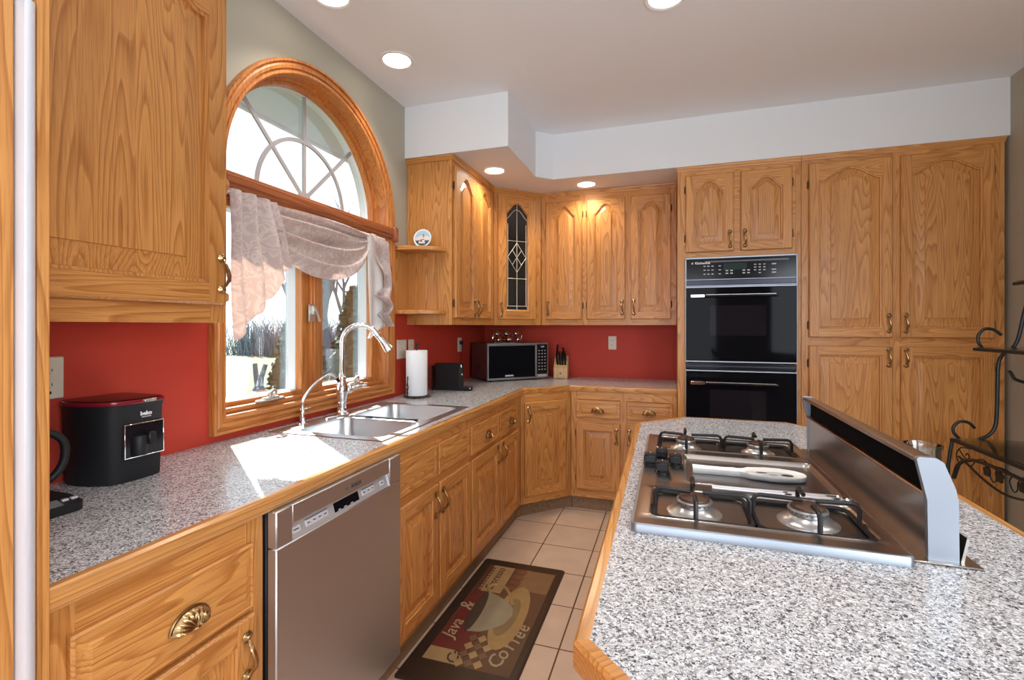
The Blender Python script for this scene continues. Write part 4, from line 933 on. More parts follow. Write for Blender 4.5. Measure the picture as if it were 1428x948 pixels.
# ceramic spoon rest
sr = thing('spoon_rest', (1.85, 1.52, CZ), 'white ceramic spoon rest with painted bowl lying on the cooktop', 'spoon rest')
ol = [(1.700, .020), (1.705, .0215), (1.745, .018), (1.79, .017), (1.812, .022), (1.822, .017), (1.838, .022), (1.852, .038), (1.875, .043), (1.90, .050), (1.935, .050), (1.96, .042), (1.975, .036), (1.992, .018), (1.996, .0)]
def spl(sc_, z, ymul=1): 
    P = [(x, 1.522+h*sc_) for x, h in ol]+[(x, 1.522-h*sc_) for x, h in ol[-2::-1]]
    cx_ = 1.85; return [(cx_+(x-cx_)*(.97+.03*sc_), y, z) for x, y in P]
zb = CZ-.0105
mb = MB(); mb.strips([spl(.75, zb), spl(.85, zb+.002), spl(1, zb+.014), spl(1, zb+.0165), spl(.90, zb+.016), spl(.72, zb+.0115)], CER, cap0=True, cap1=True); s = mb.build('dish', sr)
mb = MB()
for (x, y, rx, ry, m) in ((1.925, 1.522, .040, .024, flat('pale_grey_glaze', (.62, .62, .62), .2)), (1.948, 1.517, .016, .010, flat('dark_glaze', (.05, .05, .055), .25)), (1.885, 1.528, .014, .006, flat('grey_glaze', (.14, .14, .15), .25)), (1.912, 1.512, .012, .005, flat('sage_glaze', (.3, .33, .3), .25))):
    mb.lathe([(1, 0), (1, .0006)], (x, y, zb+.0117+.0006*(x != 1.925)), m, n=18, sx=rx, sy=ry)
mb.build('painted_picture', s)
# a pair of steel skewers beside the grates
for k, (ya, yb_, xr) in enumerate(((1.352, 1.358, 2.02), (1.338, 1.342, 2.035))):
    mb = MB(); mb.tube([(1.74, ya, CZ+.0045), (1.9, (ya+yb_)/2, CZ+.0045), (xr, yb_, CZ+.0045)], [.003, .004, .0045], CHROME, n=8)
    mb.lathe([(.0045, 0), (.006, .004), (.0055, .010), (.002, .014)], (xr, yb_, CZ+.0045), CHROME, axis=(1, 0, 0), n=10)
    mb.build('steel_skewer', label=['steel rod on the cooktop, farther one of the pair, nearest the spoon rest', 'steel rod on the cooktop, nearer one of the pair, beside the front grates'][k], cat='skewer', group='steel rods on the cooktop')
# glass bowl behind the vent
mb = MB(); bx, by = 2.243, 1.48
pr = [(.020, .9145), (.032, .918), (.036, .95), (.036, 1.044), (.040, 1.050), (.0405, 1.056), (.037, 1.056), (.0335, 1.044), (.0335, .952), (.03, .924), (.004, .922)]
mb.lathe([(r, h) for r, h in pr], (bx, by, 0), TGLASS, n=28); mb.build('glass_tumbler', label='clear glass standing on the island behind the downdraft vent', cat='glass')

# ================================================================== countertop appliances
# microwave on the diagonal
MM = frame((.273, 3.532), (1, 1, 0), (1, -1, 0))
mw = thing('microwave', (.30, 3.75, .914), 'stainless and black microwave angled in the counter corner', 'microwave')
mb = MB(); mb.box((.004, -.335, .926), (.552, -.022, 1.216), flat('microwave_case', (.10, .055, .055), .3, .3), MM, c=.004)
for u in (.05, .50):
    for w in (-.05, -.29): mb.lathe([(.014, 0), (.014, .013)], (u, w, .9142), RUB, MM, n=12)
for i in range(3): mb.box((.003, -.24+i*.035, 1.0), (.0055, -.225+i*.035, 1.045), BLK, MM, c=0)
mb.build('body', mw)
mb = MB()
for a_, b_ in (((0, -.02, .925), (.440, .004, .941)), ((0, -.02, 1.197), (.440, .004, 1.218)), ((0, -.02, .941), (.013, .004, 1.197)), ((.432, -.02, .941), (.440, .004, 1.197))): mb.box(a_, b_, STEEL_L, MM, c=.001)
mb.box((.013, -.018, .941), (.432, .001, 1.197), BLK_G, MM, c=.001); d = mb.build('door', mw)
mb = MB(); mb.text('SAMSUNG', .016, WHTXT, textM(MM, .195, .0012, .957), bold=.0008); mb.build('logo', d)
mb = MB(); mb.box((.441, -.02, .925), (.556, .004, 1.218), STEEL_L, MM, c=.001); p = mb.build('control_panel', mw)
mb = MB(); mb.box((.448, .003, .960), (.545, .0055, 1.205), BLK_P, MM, c=.0005); mb.box((.455, .005, .938), (.540, .0062, .955), STRIP, MM, c=.001); mb.text('12:00', .016, flat('blue_display_digits', (.2, .3, .45), .4, emit=(.3, .5, .8), es=.5), textM(MM, .498, .0058, 1.185)); mb.build('keypad', p)
for r_ in range(7):
    for c_ in range(3): 
        mb = MB(); mb.box((.462+c_*.028, .0054, 1.150-r_*.026), (.474+c_*.028, .0064, 1.156-r_*.026), GREYTXT, MM, c=0); mb.build('button', p)
# rack of glass jars on the microwave
jt = thing('jar_rack', (.33, 3.70, 1.217), 'small wire rack holding tilted glass jars on top of the microwave', 'rack')
mb = MB()
for w in (-.155, -.10): mb.tube([(.10, w, 1.2198), (.36, w, 1.2198)], .003, CHROME, MM, n=6)
for u in (.10, .36): mb.tube(smooth([(u, -.16, 1.2198), (u, -.09, 1.2198), (u-.02, -.07, 1.25), (u-.01, -.075, 1.29), (u, -.12, 1.335)]), .003, CHROME, MM, n=6)
for z, w in ((1.245, -.07), (1.29, -.075)): mb.tube([(.09, w-.006, z), (.35, w-.006, z)], .0022, CHROME, MM, n=6)
mb.tube([(.10, -.12, 1.335), (.36, -.12, 1.335)], .0022, CHROME, MM, n=6)
mb.build('wire_frame', jt)
for row in range(2):
    for k in range(3):
        u = .145+.088*k-.02*row; w0 = -.112; z = 1.243+.047*row
        jn = thing('spice_jar', tuple(MM @ Vector((u, w0, z))), f"{['lower', 'upper'][row]} {['left', 'middle', 'right'][k]} small glass jar with steel lid in the rack on the microwave", 'jar', 'jars in the rack on the microwave')
        ax = (MM.to_3x3() @ Vector((.12, 1, .42))).normalized(); c0 = MM @ Vector((u-.002, w0-.022, z-.012))
        mb = MB(); mb.lathe([(.015, 0), (.019, .003), (.019, .042), (.016, .047)], tuple(c0), TGLASS, axis=tuple(ax), n=16); mb.build('jar_body', jn)
        mb = MB(); mb.lathe([(.0185, .0475), (.0185, .060), (.016, .0625)], tuple(c0), CHROME, axis=tuple(ax), n=16); mb.build('lid', jn)
# knife block and knives
kb = thing('knife_block', (.765, 4.02, .914), 'light wood knife block right of the microwave', 'knife block')
KBM = frame((.765, 3.965), (1, .10, 0), (.10, -1, 0))
mb = MB(); L = [[(-.062, w, z), (.062, w, z)] for w, z in ((.0, .918), (.004, 1.005), (-.045, 1.075), (-.11, 1.115), (-.15, 1.06), (-.12, .918))]
side = [(.0, .918), (.003, 1.0), (-.04, 1.045), (-.10, 1.10), (-.135, 1.03), (-.12, .918)]
mb.strips([[(u, w, z) for w, z in side] for u in (-.058, .058)], BLOCKW, KBM, cap0=True, cap1=True)
for u in (-.045, .045):
    for w in (-.012, -.105): mb.lathe([(.008, 0), (.008, .005)], (u, w, .9142), WHITE, KBM, n=8)
mb.build('block', kb); 
mb = MB(); mb.lathe([(.009, 0), (.009, .0008)], (.0, .0015, .96), flat('burnt_mark', (.25, .13, .06), .6), KBM, axis=(0, 1, 0), n=12); mb.build('burnt_logo', kb)
nk = 0
for i, (u, w, z, ln, sp_) in enumerate([(-.045, -.085, 1.085, .115, 'largest knife, leaning left above the others'), (-.028, -.030, 1.032, .075, 'front row knife nearest the microwave'), (-.006, -.030, 1.032, .075, 'second front row knife'), (.016, -.030, 1.032, .075, 'third front row knife'), (.038, -.030, 1.032, .075, 'front row knife farthest from the microwave'), (-.01, -.060, 1.060, .09, 'middle row left knife'), (.014, -.060, 1.060, .09, 'middle row knife between two others'), (.038, -.062, 1.060, .095, 'middle row right knife'), (.022, -.09, 1.09, .09, 'rearmost knife on the right side')]):
    base = Vector((u, w, z)); ax = Vector((-.05 if i else -.0, .50 if i else .2, .84)).normalized()
    if i == 0: ax = Vector((.12, .25, .9)).normalized()
    kn = thing('kitchen_knife', tuple(KBM @ base), f'black-handled kitchen knife in the block, {sp_}', 'knife', 'knives in the block')
    sd = ax.cross(Vector((1, 0, 0))).normalized()
    def kp(t_, s_, x_): return tuple(base+ax*t_+sd*s_+Vector((x_, 0, 0)))
    mb = MB(); L = []
    for t_, hw in ((.0, .010), (.012, .012), (ln*.3, .0135), (ln*.6, .012), (ln*.9, .0155), (ln, .012)):
        L.append([kp(t_, hw*cos(a), .0085*sin(a)) for a in [2*pi*k/10 for k in range(10)]])
    mb.strips(L, BLK, KBM, cap0=True, cap1=True); h_ = mb.build('handle', kn)
    mb = MB(); 
    for t_ in (.022, ln*.55, ln-.012): mb.lathe([(.0026, -.0089), (.0026, .0089)], kp(t_, 0, 0), CHROME, KBM, axis=(1, 0, 0), n=8)
    mb.build('rivets', h_)
    mb = MB(); mb.box((-.0008, -.03, -.0), (.0008, .0, .012), CHROME, KBM @ Matrix.Translation(base), c=0)
    mb = MB(); q = [kp(-.05, -.007, -.0008), kp(-.05, .007, -.0008), kp(.004, .008, -.0008), kp(.004, -.008, -.0008)]; q2 = [kp(-.05, -.007, .0008), kp(-.05, .007, .0008), kp(.004, .008, .0008), kp(.004, -.008, .0008)]
    mb.strips([q, q2], CHROME, KBM, cap0=True, cap1=True); mb.build('blade', kn)
# paper towel
TX, TY = .150, 2.645
ph = thing('paper_towel_holder', (TX, TY, .914), 'black wire paper towel stand right of the sink', 'holder')
mb = MB(); mb.tube([(TX+.073*cos(2*pi*i/24), TY+.073*sin(2*pi*i/24), .926) for i in range(24)], .003, IRON, n=6, closed=True)
for a in (20, 110, 200, 290):
    a = radians(a); mb.tube([(TX, TY, .926), (TX+.073*cos(a), TY+.073*sin(a), .926)], .003, IRON, n=6); q = (TX+.073*cos(a), TY+.073*sin(a))
    mb.tube([(q[0]+.008*cos(b)*cos(a), q[1]+.008*cos(b)*sin(a), .922+.0075*sin(b)) for b in [2*pi*k/10 for k in range(10)]], .0026, IRON, n=5, closed=True)
mb.build('wire_base', ph)
mb = MB(); mb.tube([(TX, TY, .926), (TX, TY, 1.232)], .004, IRON, n=8); mb.lathe([(.004, 0), (.010, .006), (.008, .016), (.003, .022)], (TX, TY, 1.230), IRON, n=12); mb.build('center_post', ph)
mb = MB(); xs, ysn = TX-.02, TY-.073
mb.tube(smooth([(TX-.02, TY-.074, .926), (TX-.02, TY-.080, .955), (TX-.02, TY-.070, .98), (TX-.02, TY-.078, 1.01), (TX-.02, TY-.073, 1.05)]), .0035, IRON, n=6)
for z in (.95, .97, 1.0): mb.tube([(TX-.02, TY-.079+.006*cos(b), z+.009*sin(b)) for b in [2*pi*k/10 for k in range(10)]], .003, IRON, n=5, closed=True)
mb.build('twisted_arm', ph)
mb = MB(); mb.lathe([(.021, .930), (.0635, .930), (.0645, .932), (.0650, 1.07), (.0655, 1.203), (.064, 1.205), (.021, 1.205), (.0205, 1.2), (.0205, .935)], (TX, TY, 0), PAPER, n=40); mb.build('paper_towel_roll', label='white roll of paper towels on the wire stand', cat='paper towels')
# black holder with post, and clear stand behind it
bb = thing('black_holder', (.2, 3.03, .914), 'black upright box-shaped holder beside the microwave', 'holder')
MBH = frame((.095, 2.99), (1, .10, 0), (.10, -1, 0))
mb = MB(); mb.box((0, -.075, .9145), (.185, 0, 1.098), BLK, MBH, c=.004); mb.build('box', bb)
mb = MB(); mb.box((.165, -.05, .925), (.195, .004, 1.075), BLK_M, MBH, c=.006); mb.tube([(.188, -.01, 1.09), (.188, -.01, 1.04), (.195, -.01, 1.02)], .006, PEWTER, MBH, n=8); mb.build('post', bb)
mb = MB(); mb.box((.175, -.045, .9145), (.262, .002, .945), BLK_M, MBH, c=.006); mb.lathe([(.004, 0), (.004, .002)], (.255, .002, .932), WHITE, MBH, axis=(0, 1, 0), n=8); mb.build('foot', bb)
cs_ = thing('clear_stand', (.06, 2.98, .914), 'clear stand with dark top wire between paper towels and black holder', 'stand')
mb = MB(); mb.box((.055, -.10, .9145), (.088, -.096, 1.085), TGLASS, MBH @ Matrix.Translation((-.096, .05, 0)), c=.001); mb.box((.082, -.10, .9145), (.088, -.03, 1.08), TGLASS, MBH @ Matrix.Translation((-.096, .05, 0)), c=.001); mb.build('clear_panel', cs_)
mb = MB(); mb.tube([(-.035, .0, .917), (-.035, .0, 1.083), (.0, .0, 1.083)], .0025, IRON, MBH, n=6); mb.build('wire', cs_)
# small black plug-in charger with a lead at the corner outlet
mb = MB(); mb.box((.0075, 3.590, 1.205), (.034, 3.620, 1.236), BLK, c=.004); mb.tube(smooth([(.030, 3.605, 1.21), (.04, 3.56, 1.12), (.045, 3.5, 1.0), (.06, 3.42, .93), (.10, 3.36, .9185)]), .0028, BLK, n=6); mb.build('power_adapter', label='black plug with lead in the outlet beside the microwave', cat='power plug')

# Turkish coffee machine (black, red-rimmed lid)
cm = thing('coffee_machine', (.11, .965, .914), 'squat black coffee machine with dark red lid and small cup bay, left on the counter', 'coffee machine')
foot = [(.012, .905), (.02, .888), (.05, .876), (.09, .876), (.14, .886), (.178, .904), (.190, .925), (.196, .975), (.196, 1.020), (.190, 1.046), (.17, 1.056), (.05, 1.056), (.02, 1.050), (.012, 1.035)]
def fs(k, z, add=0): return [(.10+(x-.10)*(k+add), .967+(y-.967)*k, z) for x, y in foot]
mb = MB(); L = [fs(.93, .9145), fs(.95, .920), fs(1.0, 1.120), fs(1.03, 1.133)]
mb.strips(L, BLK_M, cap0=True, cap1=True); bd = mb.build('body', cm)
mb = MB(); mb.strips([fs(1.035, 1.1335), fs(1.045, 1.137), fs(1.045, 1.141), fs(1.035, 1.144), fs(.98, 1.145)], REDP, cap0=True, cap1=True); li = mb.build('lid', cm)
mb = MB(); mb.strips([fs(.985, 1.1452), fs(.98, 1.1468), fs(.9, 1.1472)], BLK_G, cap0=True, cap1=True); mb.box((.195, .985, 1.1345), (.205, 1.02, 1.1445), CHROME, c=.002); mb.build('lid_glass', li)
MC = frame((.1965, 0), (0, 1, 0), (1, 0, 0))
mb = MB()
b0, b1, c0, c1 = .936, 1.040, .985, 1.075
mb.box((b0, -.004, c0), (b1, .0015, c1), BLK_P, MC, c=.001)
for a_, b_ in (((b0-.003, -.002, c0-.003), (b1+.003, .006, c0)), ((b0-.003, -.002, c1), (b1+.003, .006, c1+.003)), ((b0-.003, -.002, c0), (b0, .006, c1)), ((b1, -.002, c0), (b1+.003, .006, c1))): mb.box(a_, b_, CHROME, MC, c=.0008)
ch = mb.build('cup_bay', cm)
mb = MB(); mb.lathe([(.020, 0), (.0215, .004), (.0215, .05), (.019, .055), (.004, .056)], (.197, .975, c0+.002), BLK_M, n=20); mb.box((.21, .985, c0+.030), (.222, 1.008, c0+.066), BLK, c=.004); mb.tube([(.205, .99, c0+.058), (.218, .996, c0+.060)], .008, BLK, n=8); mb.build('brewing_pot', ch)
mb = MB(); mb.text('beko', .016, WHTXT, textM(MC, .992, .0042, 1.103), bold=.0005); mb.box((.980, .0035, 1.092), (1.006, .0042, 1.0945), GREYTXT, MC, c=0); mb.build('logo', bd)
mb = MB(); mb.tube(smooth([(.02, .90, .945), (-.0+.015, .86, .94), (.012, .80, .955), (.01, .74, 1.10), (.012, .80, 1.18)]), .003, BLK, n=6); mb.build('power_cord', cm)
# drip coffee maker mostly behind the panel
dm = thing('coffee_maker', (.2, .70, .914), 'black drip coffee maker half hidden behind the tall oak panel', 'coffee maker')
mb = MB(); mb.strips([[(x, y, .9145) for x, y in rrect(.07, .300, .575, .785, .02)], [(x, y, .935) for x, y in rrect(.07, .300, .575, .785, .02)], [(x, y, .945) for x, y in rrect(.075, .270, .58, .78, .02)]], BLK_M, cap0=True, cap1=True); b = mb.build('base', dm)
mb = MB(); mb.strips([[(.272, y, .946), (.299, y, .937)] for y in (.62, .74)], flat('display_grey', (.18, .19, .20), .2), closed=False); mb.box((.274, .745, .940), (.284, .758, .9455), ALU, c=.001); mb.box((.274, .763, .940), (.284, .776, .9455), ALU, c=.001); mb.build('control_panel', b)
mb = MB(); mb.box((.072, .60, .945), (.125, .768, 1.16), BLK_P, c=.008); mb.box((.072, .60, 1.16), (.185, .770, 1.235), BLK_P, c=.012); mb.build('tower', dm)
mb = MB(); mb.lathe([(.055, .948), (.068, .96), (.070, 1.0), (.060, 1.06), (.045, 1.09), (.047, 1.105), (.005, 1.108)], (.195, .665, 0), BLK_G, n=26); cf = mb.build('carafe', dm)
mb = MB(); mb.tube(smooth([(.215, .71, 1.10), (.222, .750, 1.098), (.228, .778, 1.07), (.226, .778, 1.02), (.22, .755, .985), (.21, .722, .975)]), [.009]*25+[.008]*6, BLK_M, n=10); mb.build('carafe_handle', cf)
mb = MB(); mb.tube(smooth([(.020, .855, 1.25), (.045, .82, 1.262), (.055, .80, 1.225), (.05, .812, 1.185), (.02, .86, 1.17)]), .005, BLK, n=8); mb.tube(smooth([(.045, .80, 1.24), (.03, .81, 1.15), (.03, .79, 1.05), (.03, .80, .93)]), .004, BLK, n=6); mb.build('power_cord', dm)

# ================================================================== wall plates
def plate(M, u0, u1, z0, z1, label, kind_='outlet', gangs=1, name='outlet_plate', cat='outlet'):
    t_ = thing(name, tuple(M @ Vector(((u0+u1)/2, 0, z0))), label, cat, 'ivory wall plates')
    mb = MB(); mb.box((u0, .0004, z0), (u1, .0065, z1), IVORY, M, c=.003); p = mb.build('cover_plate', t_)
    zc = (z0+z1)/2
    for g in range(gangs):
        uc = u0+(u1-u0)*(g+.5)/gangs
        if kind_ == 'outlet':
            for s_ in (-1, 1):
                mb = MB(); mb.lathe([(1, 0), (1, .002)], (uc, .0062, zc+s_*.020), IVORY, M, axis=(0, 1, 0), n=18, sx=.0155, sy=.013)
                for q in (-1, 1): mb.box((uc+q*.006-.001, .008, zc+s_*.020-.002), (uc+q*.006+.001, .0086, zc+s_*.020+.006), DRKTXT, M, c=0)
                mb.box((uc-.0015, .008, zc+s_*.020-.009), (uc+.0015, .0086, zc+s_*.020-.005), DRKTXT, M, c=0); mb.build('receptacle', t_)
        else:
            mb = MB(); mb.box((uc-.016, .006, zc-.032), (uc+.016, .0085, zc+.032), IVORY, M, c=.002); mb.box((uc-.005, .008, zc-.006), (uc+.005, .019, zc+.012), IVORY, M, c=.002); mb.build('switch', t_)
MWL = frame((0, 0), (0, 1, 0), (1, 0, 0)); MWB = frame((0, YW), (1, 0, 0), (0, -1, 0))
plate(MWL, 2.654, 2.768, 1.146, 1.267, 'wide ivory switch plate on the red wall just right of the window', 'switch', 2, 'switch_plate', 'switch')
plate(MWL, 2.797, 2.866, 1.146, 1.267, 'ivory plate on the red wall above the paper towels', 'outlet')
plate(MWL, 3.572, 3.642, 1.146, 1.262, 'ivory outlet on the red wall beside the microwave', 'outlet')
plate(MWB, 1.136, 1.204, 1.155, 1.270, 'ivory outlet on the red back wall left of the ovens', 'outlet')
plate(MWL, .830, .902, 1.150, 1.268, 'ivory outlet on the red wall behind the coffee maker', 'outlet')

# ---------------------------------------------------------------- decorative lighthouse plate on the shelf
dp_ = thing('decorative_plate', (.15, 2.73, 1.852), 'small round plate painted with a red and white lighthouse, on the end shelf', 'plate')
c0 = Vector((.148, 2.722, 1.911)); nrm = Vector((.15, -1, .18)).normalized()
MP = Matrix.Translation(c0) @ nrm.to_track_quat('Z', 'Y').to_matrix().to_4x4()
sky_m = flat('plate_sky_blue', (.42, .60, .74), .25, coat=.3)
mb = MB(); mb.lathe([(.03, -.008), (.035, -.008), (.058, .001), (.0595, .003), (.058, .004), (.048, .001), (.047, -.001), (.003, -.0012)], (0, 0, 0), CER, MP, n=36); pl = mb.build('dish', dp_)
# orient painted pieces: find local 'up' in plate plane
upv = (MP.to_3x3().inverted() @ Vector((0, 0, 1))); upv.z = 0; upv.normalize(); rt_ = Vector((upv.y, -upv.x, 0))
if (MP.to_3x3() @ rt_).x < 0: rt_ = -rt_
def pp(a, b, h): v = rt_*a+upv*b; return (v.x, v.y, h)
def pflat(mb, pts, m, h): n_ = len(pts); mb.strips([[pp(a, b, h) for a, b in pts], [pp(a, b, h+.0004) for a, b in pts]], m, MP, cap0=True, cap1=True)
mb = MB(); pflat(mb, [(.050*cos(2*pi*i/32), .050*sin(2*pi*i/32)) for i in range(32)], sky_m, .0015)
pflat(mb, [(-.046, -.012), (.046, -.012), (.048, .004), (.03, .012), (0, .016), (-.03, .010), (-.048, .002)], flat('plate_cloud', (.78, .74, .70), .3), .002)
pflat(mb, [(.048*cos(radians(a)), .048*sin(radians(a))) for a in range(200, 341, 10)], flat('plate_shore_green', (.05, .10, .09), .3), .0024)
pflat(mb, [(-.024, -.034), (.02, -.036), (.016, -.020), (-.02, -.018)], flat('plate_house_white', (.8, .78, .76), .3), .0028)
pflat(mb, [(-.016, -.024), (.012, -.026), (.008, -.012), (-.008, -.008)], flat('plate_roof_red', (.40, .04, .04), .3), .0032)
pflat(mb, [(-.001, -.024), (.015, -.024), (.011, .014), (.003, .014)], flat('lighthouse_white', (.85, .84, .82), .3), .0034)
for b_ in (-.012, .004): pflat(mb, [(.0005, b_), (.0135, b_), (.0128, b_+.006), (.0012, b_+.006)], flat('lighthouse_band', (.30, .03, .05), .3), .0038)
pflat(mb, [(.003, .014), (.011, .014), (.010, .022), (.007, .028), (.004, .022)], DRKTXT, .0038)
mb.build('painting', pl)
mb = MB(); mb.tube([(.12, 2.738, 1.8535), (.12, 2.712, 1.8535), (.12, 2.706, 1.864)], .0018, BRASS, n=5); mb.tube([(.176, 2.738, 1.8535), (.176, 2.712, 1.8535), (.176, 2.706, 1.864)], .0018, BRASS, n=5); mb.tube([(.12, 2.738, 1.8535), (.148, 2.758, 1.90), (.176, 2.738, 1.8535)], .0018, BRASS, n=5); mb.build('wire_easel', label='thin wire easel holding the lighthouse plate', cat='stand')

# ================================================================== recessed lamps
def downlight(x, y, z, label, power, r=.072, spot=110):
    t_ = thing('recessed_light', (x, y, z), label, 'ceiling light', 'recessed ceiling lights')
    mb = MB(); mb.lathe([(r, -.001), (r+.004, -.004), (r+.018, -.005), (r+.022, -.0005), (r+.022, 0)], (x, y, z), TRIMW, n=36, cap=False); mb.build('trim_ring', t_)
    mb = MB(); mb.lathe([(.003, -.0022), (r*.8, -.0030), (r, -.0012), (r, 0)], (x, y, z), LENS, n=32); mb.build('lens', t_)
    l = light('SPOT', 'downlight_lamp', (x, y, z-.012), (0, 0, -1), power, (1, .86, .66) if z < 2.6 else (1, .93, .83), spot_size=radians(spot), spot_blend=.7, shadow_soft_size=.06)
    l.location = (0, 0, -.012); l.parent = t_
downlight(.255, 1.72, ZC, 'round recessed ceiling light nearest the camera, above the sink window', 22)
downlight(.250, 2.255, ZC, 'round recessed ceiling light close to the arch of the window', 22)
downlight(1.62, 2.18, ZC, 'round recessed ceiling light above the island, at the top edge', 22)
downlight(.470, 3.165, ZS, 'recessed soffit light above the cabinet right of the window', 15, .066, 150)
downlight(1.027, 3.69, ZS, 'recessed soffit light above the three-door cabinet on the back wall', 15, .066, 150)

for k, (x, y) in enumerate(((1.62, .75), (2.95, 2.18), (2.95, .75), (.9, -1.2), (2.5, -1.2))):  # further unseen ceiling lights, added to brighten counters and cabinets evenly
    downlight(x, y, ZC, ['added ceiling fill light above the camera end of the island', 'added ceiling fill light in front of the pantry', 'added ceiling fill light above the right aisle', 'added ceiling fill light near the refrigerator', 'added ceiling fill light near the right-hand opening'][k], 30)

# ================================================================== baker's rack
RX, RE, RN = 3.03, 3.09, 2.28; RXB = 3.41
br_ = thing('bakers_rack', (3.22, 2.7, 0), 'dark wrought iron bakers rack with scrolls and glass shelves at the right wall', 'rack')
mb = MB()
def bar(a, b, w=.012, h=.012): 
    mb.box((min(a[0], b[0])-w/2, min(a[1], b[1])-w/2, a[2]-h), (max(a[0], b[0])+w/2, max(a[1], b[1])+w/2, a[2]), IRON, c=.002)
ZL, ZM, ZT = .772, 1.243, 1.575
for (x, z) in ((RX, ZL), (3.125, ZM), (3.285, ZT)):
    mb = MB(); bar((x, RN, z), (x, RE, z), .014, .016); bar((RXB, RN, z), (RXB, RE, z)); bar((x, RE, z), (RXB, RE, z)); bar((x, RN, z), (RXB, RN, z)); mb.build('shelf_frame', br_)
for (x, z, nm) in ((RX, ZL, 'glass_shelf'), (3.125, ZM, 'glass_shelf'), (3.285, ZT, 'glass_shelf')):
    mb = MB(); mb.box((x+.004, RN+.004, z+.0005), (RXB-.004, RE-.004, z+.0065), SHELFG, c=.001); mb.build(nm, br_)
for ye in (RE, RN):
    mb = MB(); r = .0085
    mb.tube(smooth([(RX, ye, ZL-.01), (RX-.012, ye, ZL-.10), (RX-.018, ye, ZL-.2), (RX+.0, ye, .35), (RX+.02, ye, .18), (RX-.01, ye, .02), (RX-.03, ye, .0095)]), r, IRON, n=8)
    mb.tube([(RXB, ye, .0), (RXB, ye, 1.95)], r, IRON, n=8)
    mb.tube(smooth([(3.14, ye, ZL+.002), (3.176, ye, ZL+.022), (3.203, ye, ZL+.062), (3.212, ye, ZL+.12), (3.216, ye, 1.05), (3.218, ye, 1.14), (3.226, ye, 1.19), (3.25, ye, 1.225), (3.28, ye, 1.25), (3.30, ye, 1.30), (3.318, ye, 1.40), (3.335, ye, 1.49), (3.345, ye, 1.56), (3.355, ye, 1.68), (3.40, ye, 1.80)]), r, IRON, n=8)
    mb.tube(smooth([(3.06, ye, ZL), (3.036, ye, ZL+.03), (3.036, ye, ZL+.062), (3.062, ye, ZL+.088), (3.098, ye, ZL+.085), (3.124, ye, ZL+.058)]), .0075, IRON, n=8)
    mb.tube(smooth([(3.155, ye, ZM), (3.138, ye, ZM+.03), (3.140, ye, ZM+.068), (3.165, ye, ZM+.096), (3.20, ye, ZM+.093), (3.232, ye, ZM+.066)]), .0075, IRON, n=8)
    mb.tube(smooth([(3.32, ye, ZM-.17), (3.285, ye, ZM-.155), (3.272, ye, ZM-.13), (3.262, ye, ZM-.115)]), .0075, IRON, n=8)
    mb.build('scrolled_side', br_)
mb = MB(); x = RX
mb.tube(smooth([(x, RE-.015, ZL-.20), (x, RE-.06, ZL-.12), (x, RE-.15, ZL-.075), (x, RE-.25, ZL-.06), (x, (RE+RN)/2, ZL-.055)]), [.010]*6+[.0085]*19, IRON, n=8)
mb.tube(smooth([(x, RN+.015, ZL-.20), (x, RN+.06, ZL-.12), (x, RN+.15, ZL-.075), (x, RN+.25, ZL-.06), (x, (RE+RN)/2, ZL-.055)]), .0085, IRON, n=8)
mb.tube(smooth([(x, RE-.06, ZL-.08), (x, RE-.14, ZL-.10), (x, RE-.26, ZL-.135), (x, (RE+RN)/2, ZL-.155), (x, RN+.26, ZL-.135), (x, RN+.06, ZL-.08)]), .0055, IRON, n=6)
mb.build('arched_apron', br_)
mb = MB()
for sg, y0 in ((-1, RE-.03), (1, RN+.03)):
    mb.tube(smooth([(x, y0+sg*.13, ZL-.018), (x, y0+sg*.05, ZL-.03), (x, y0+sg*.01, ZL-.07), (x, y0+sg*.03, ZL-.11), (x, y0+sg*.065, ZL-.105), (x, y0+sg*.07, ZL-.08)]), .003, IRON, n=6)
    mb.tube(smooth([(x, y0+sg*.03, ZL-.04), (x, y0+sg*.09, ZL-.075), (x, y0+sg*.12, ZL-.06), (x, y0+sg*.105, ZL-.045), (x, y0+sg*.09, ZL-.058)]), .0028, IRON, n=6)
    mb.tube(smooth([(x, y0+sg*.13, ZL-.105), (x, y0+sg*.19, ZL-.055), (x, y0+sg*.24, ZL-.045), (x, y0+sg*.28, ZL-.075), (x, y0+sg*.285, ZL-.11), (x, y0+sg*.31, ZL-.125), (x, y0+sg*.335, ZL-.09), (x, y0+sg*.32, ZL-.055), (x, y0+sg*.37, ZL-.045)]), .0028, IRON, n=6)
mb.build('vine_scrolls', br_)
def leaf(y, z, s_):
    mb = MB(); pts = []
    for i in range(30):
        a = 2*pi*i/30; r_ = s_*(.72+.28*abs(cos(2.5*a))); pts.append((y+r_*cos(a+.3), z+r_*sin(a+.3)))
    mb.prism(pts, RX-.004, RX+.002, IRON, axis='x'); mb.build('iron_leaf', br_)
for y_ in (2.80, 2.71, 2.56, 2.47): leaf(y_, ZL-.088, .026 if y_ in (2.80, 2.56) else .030)

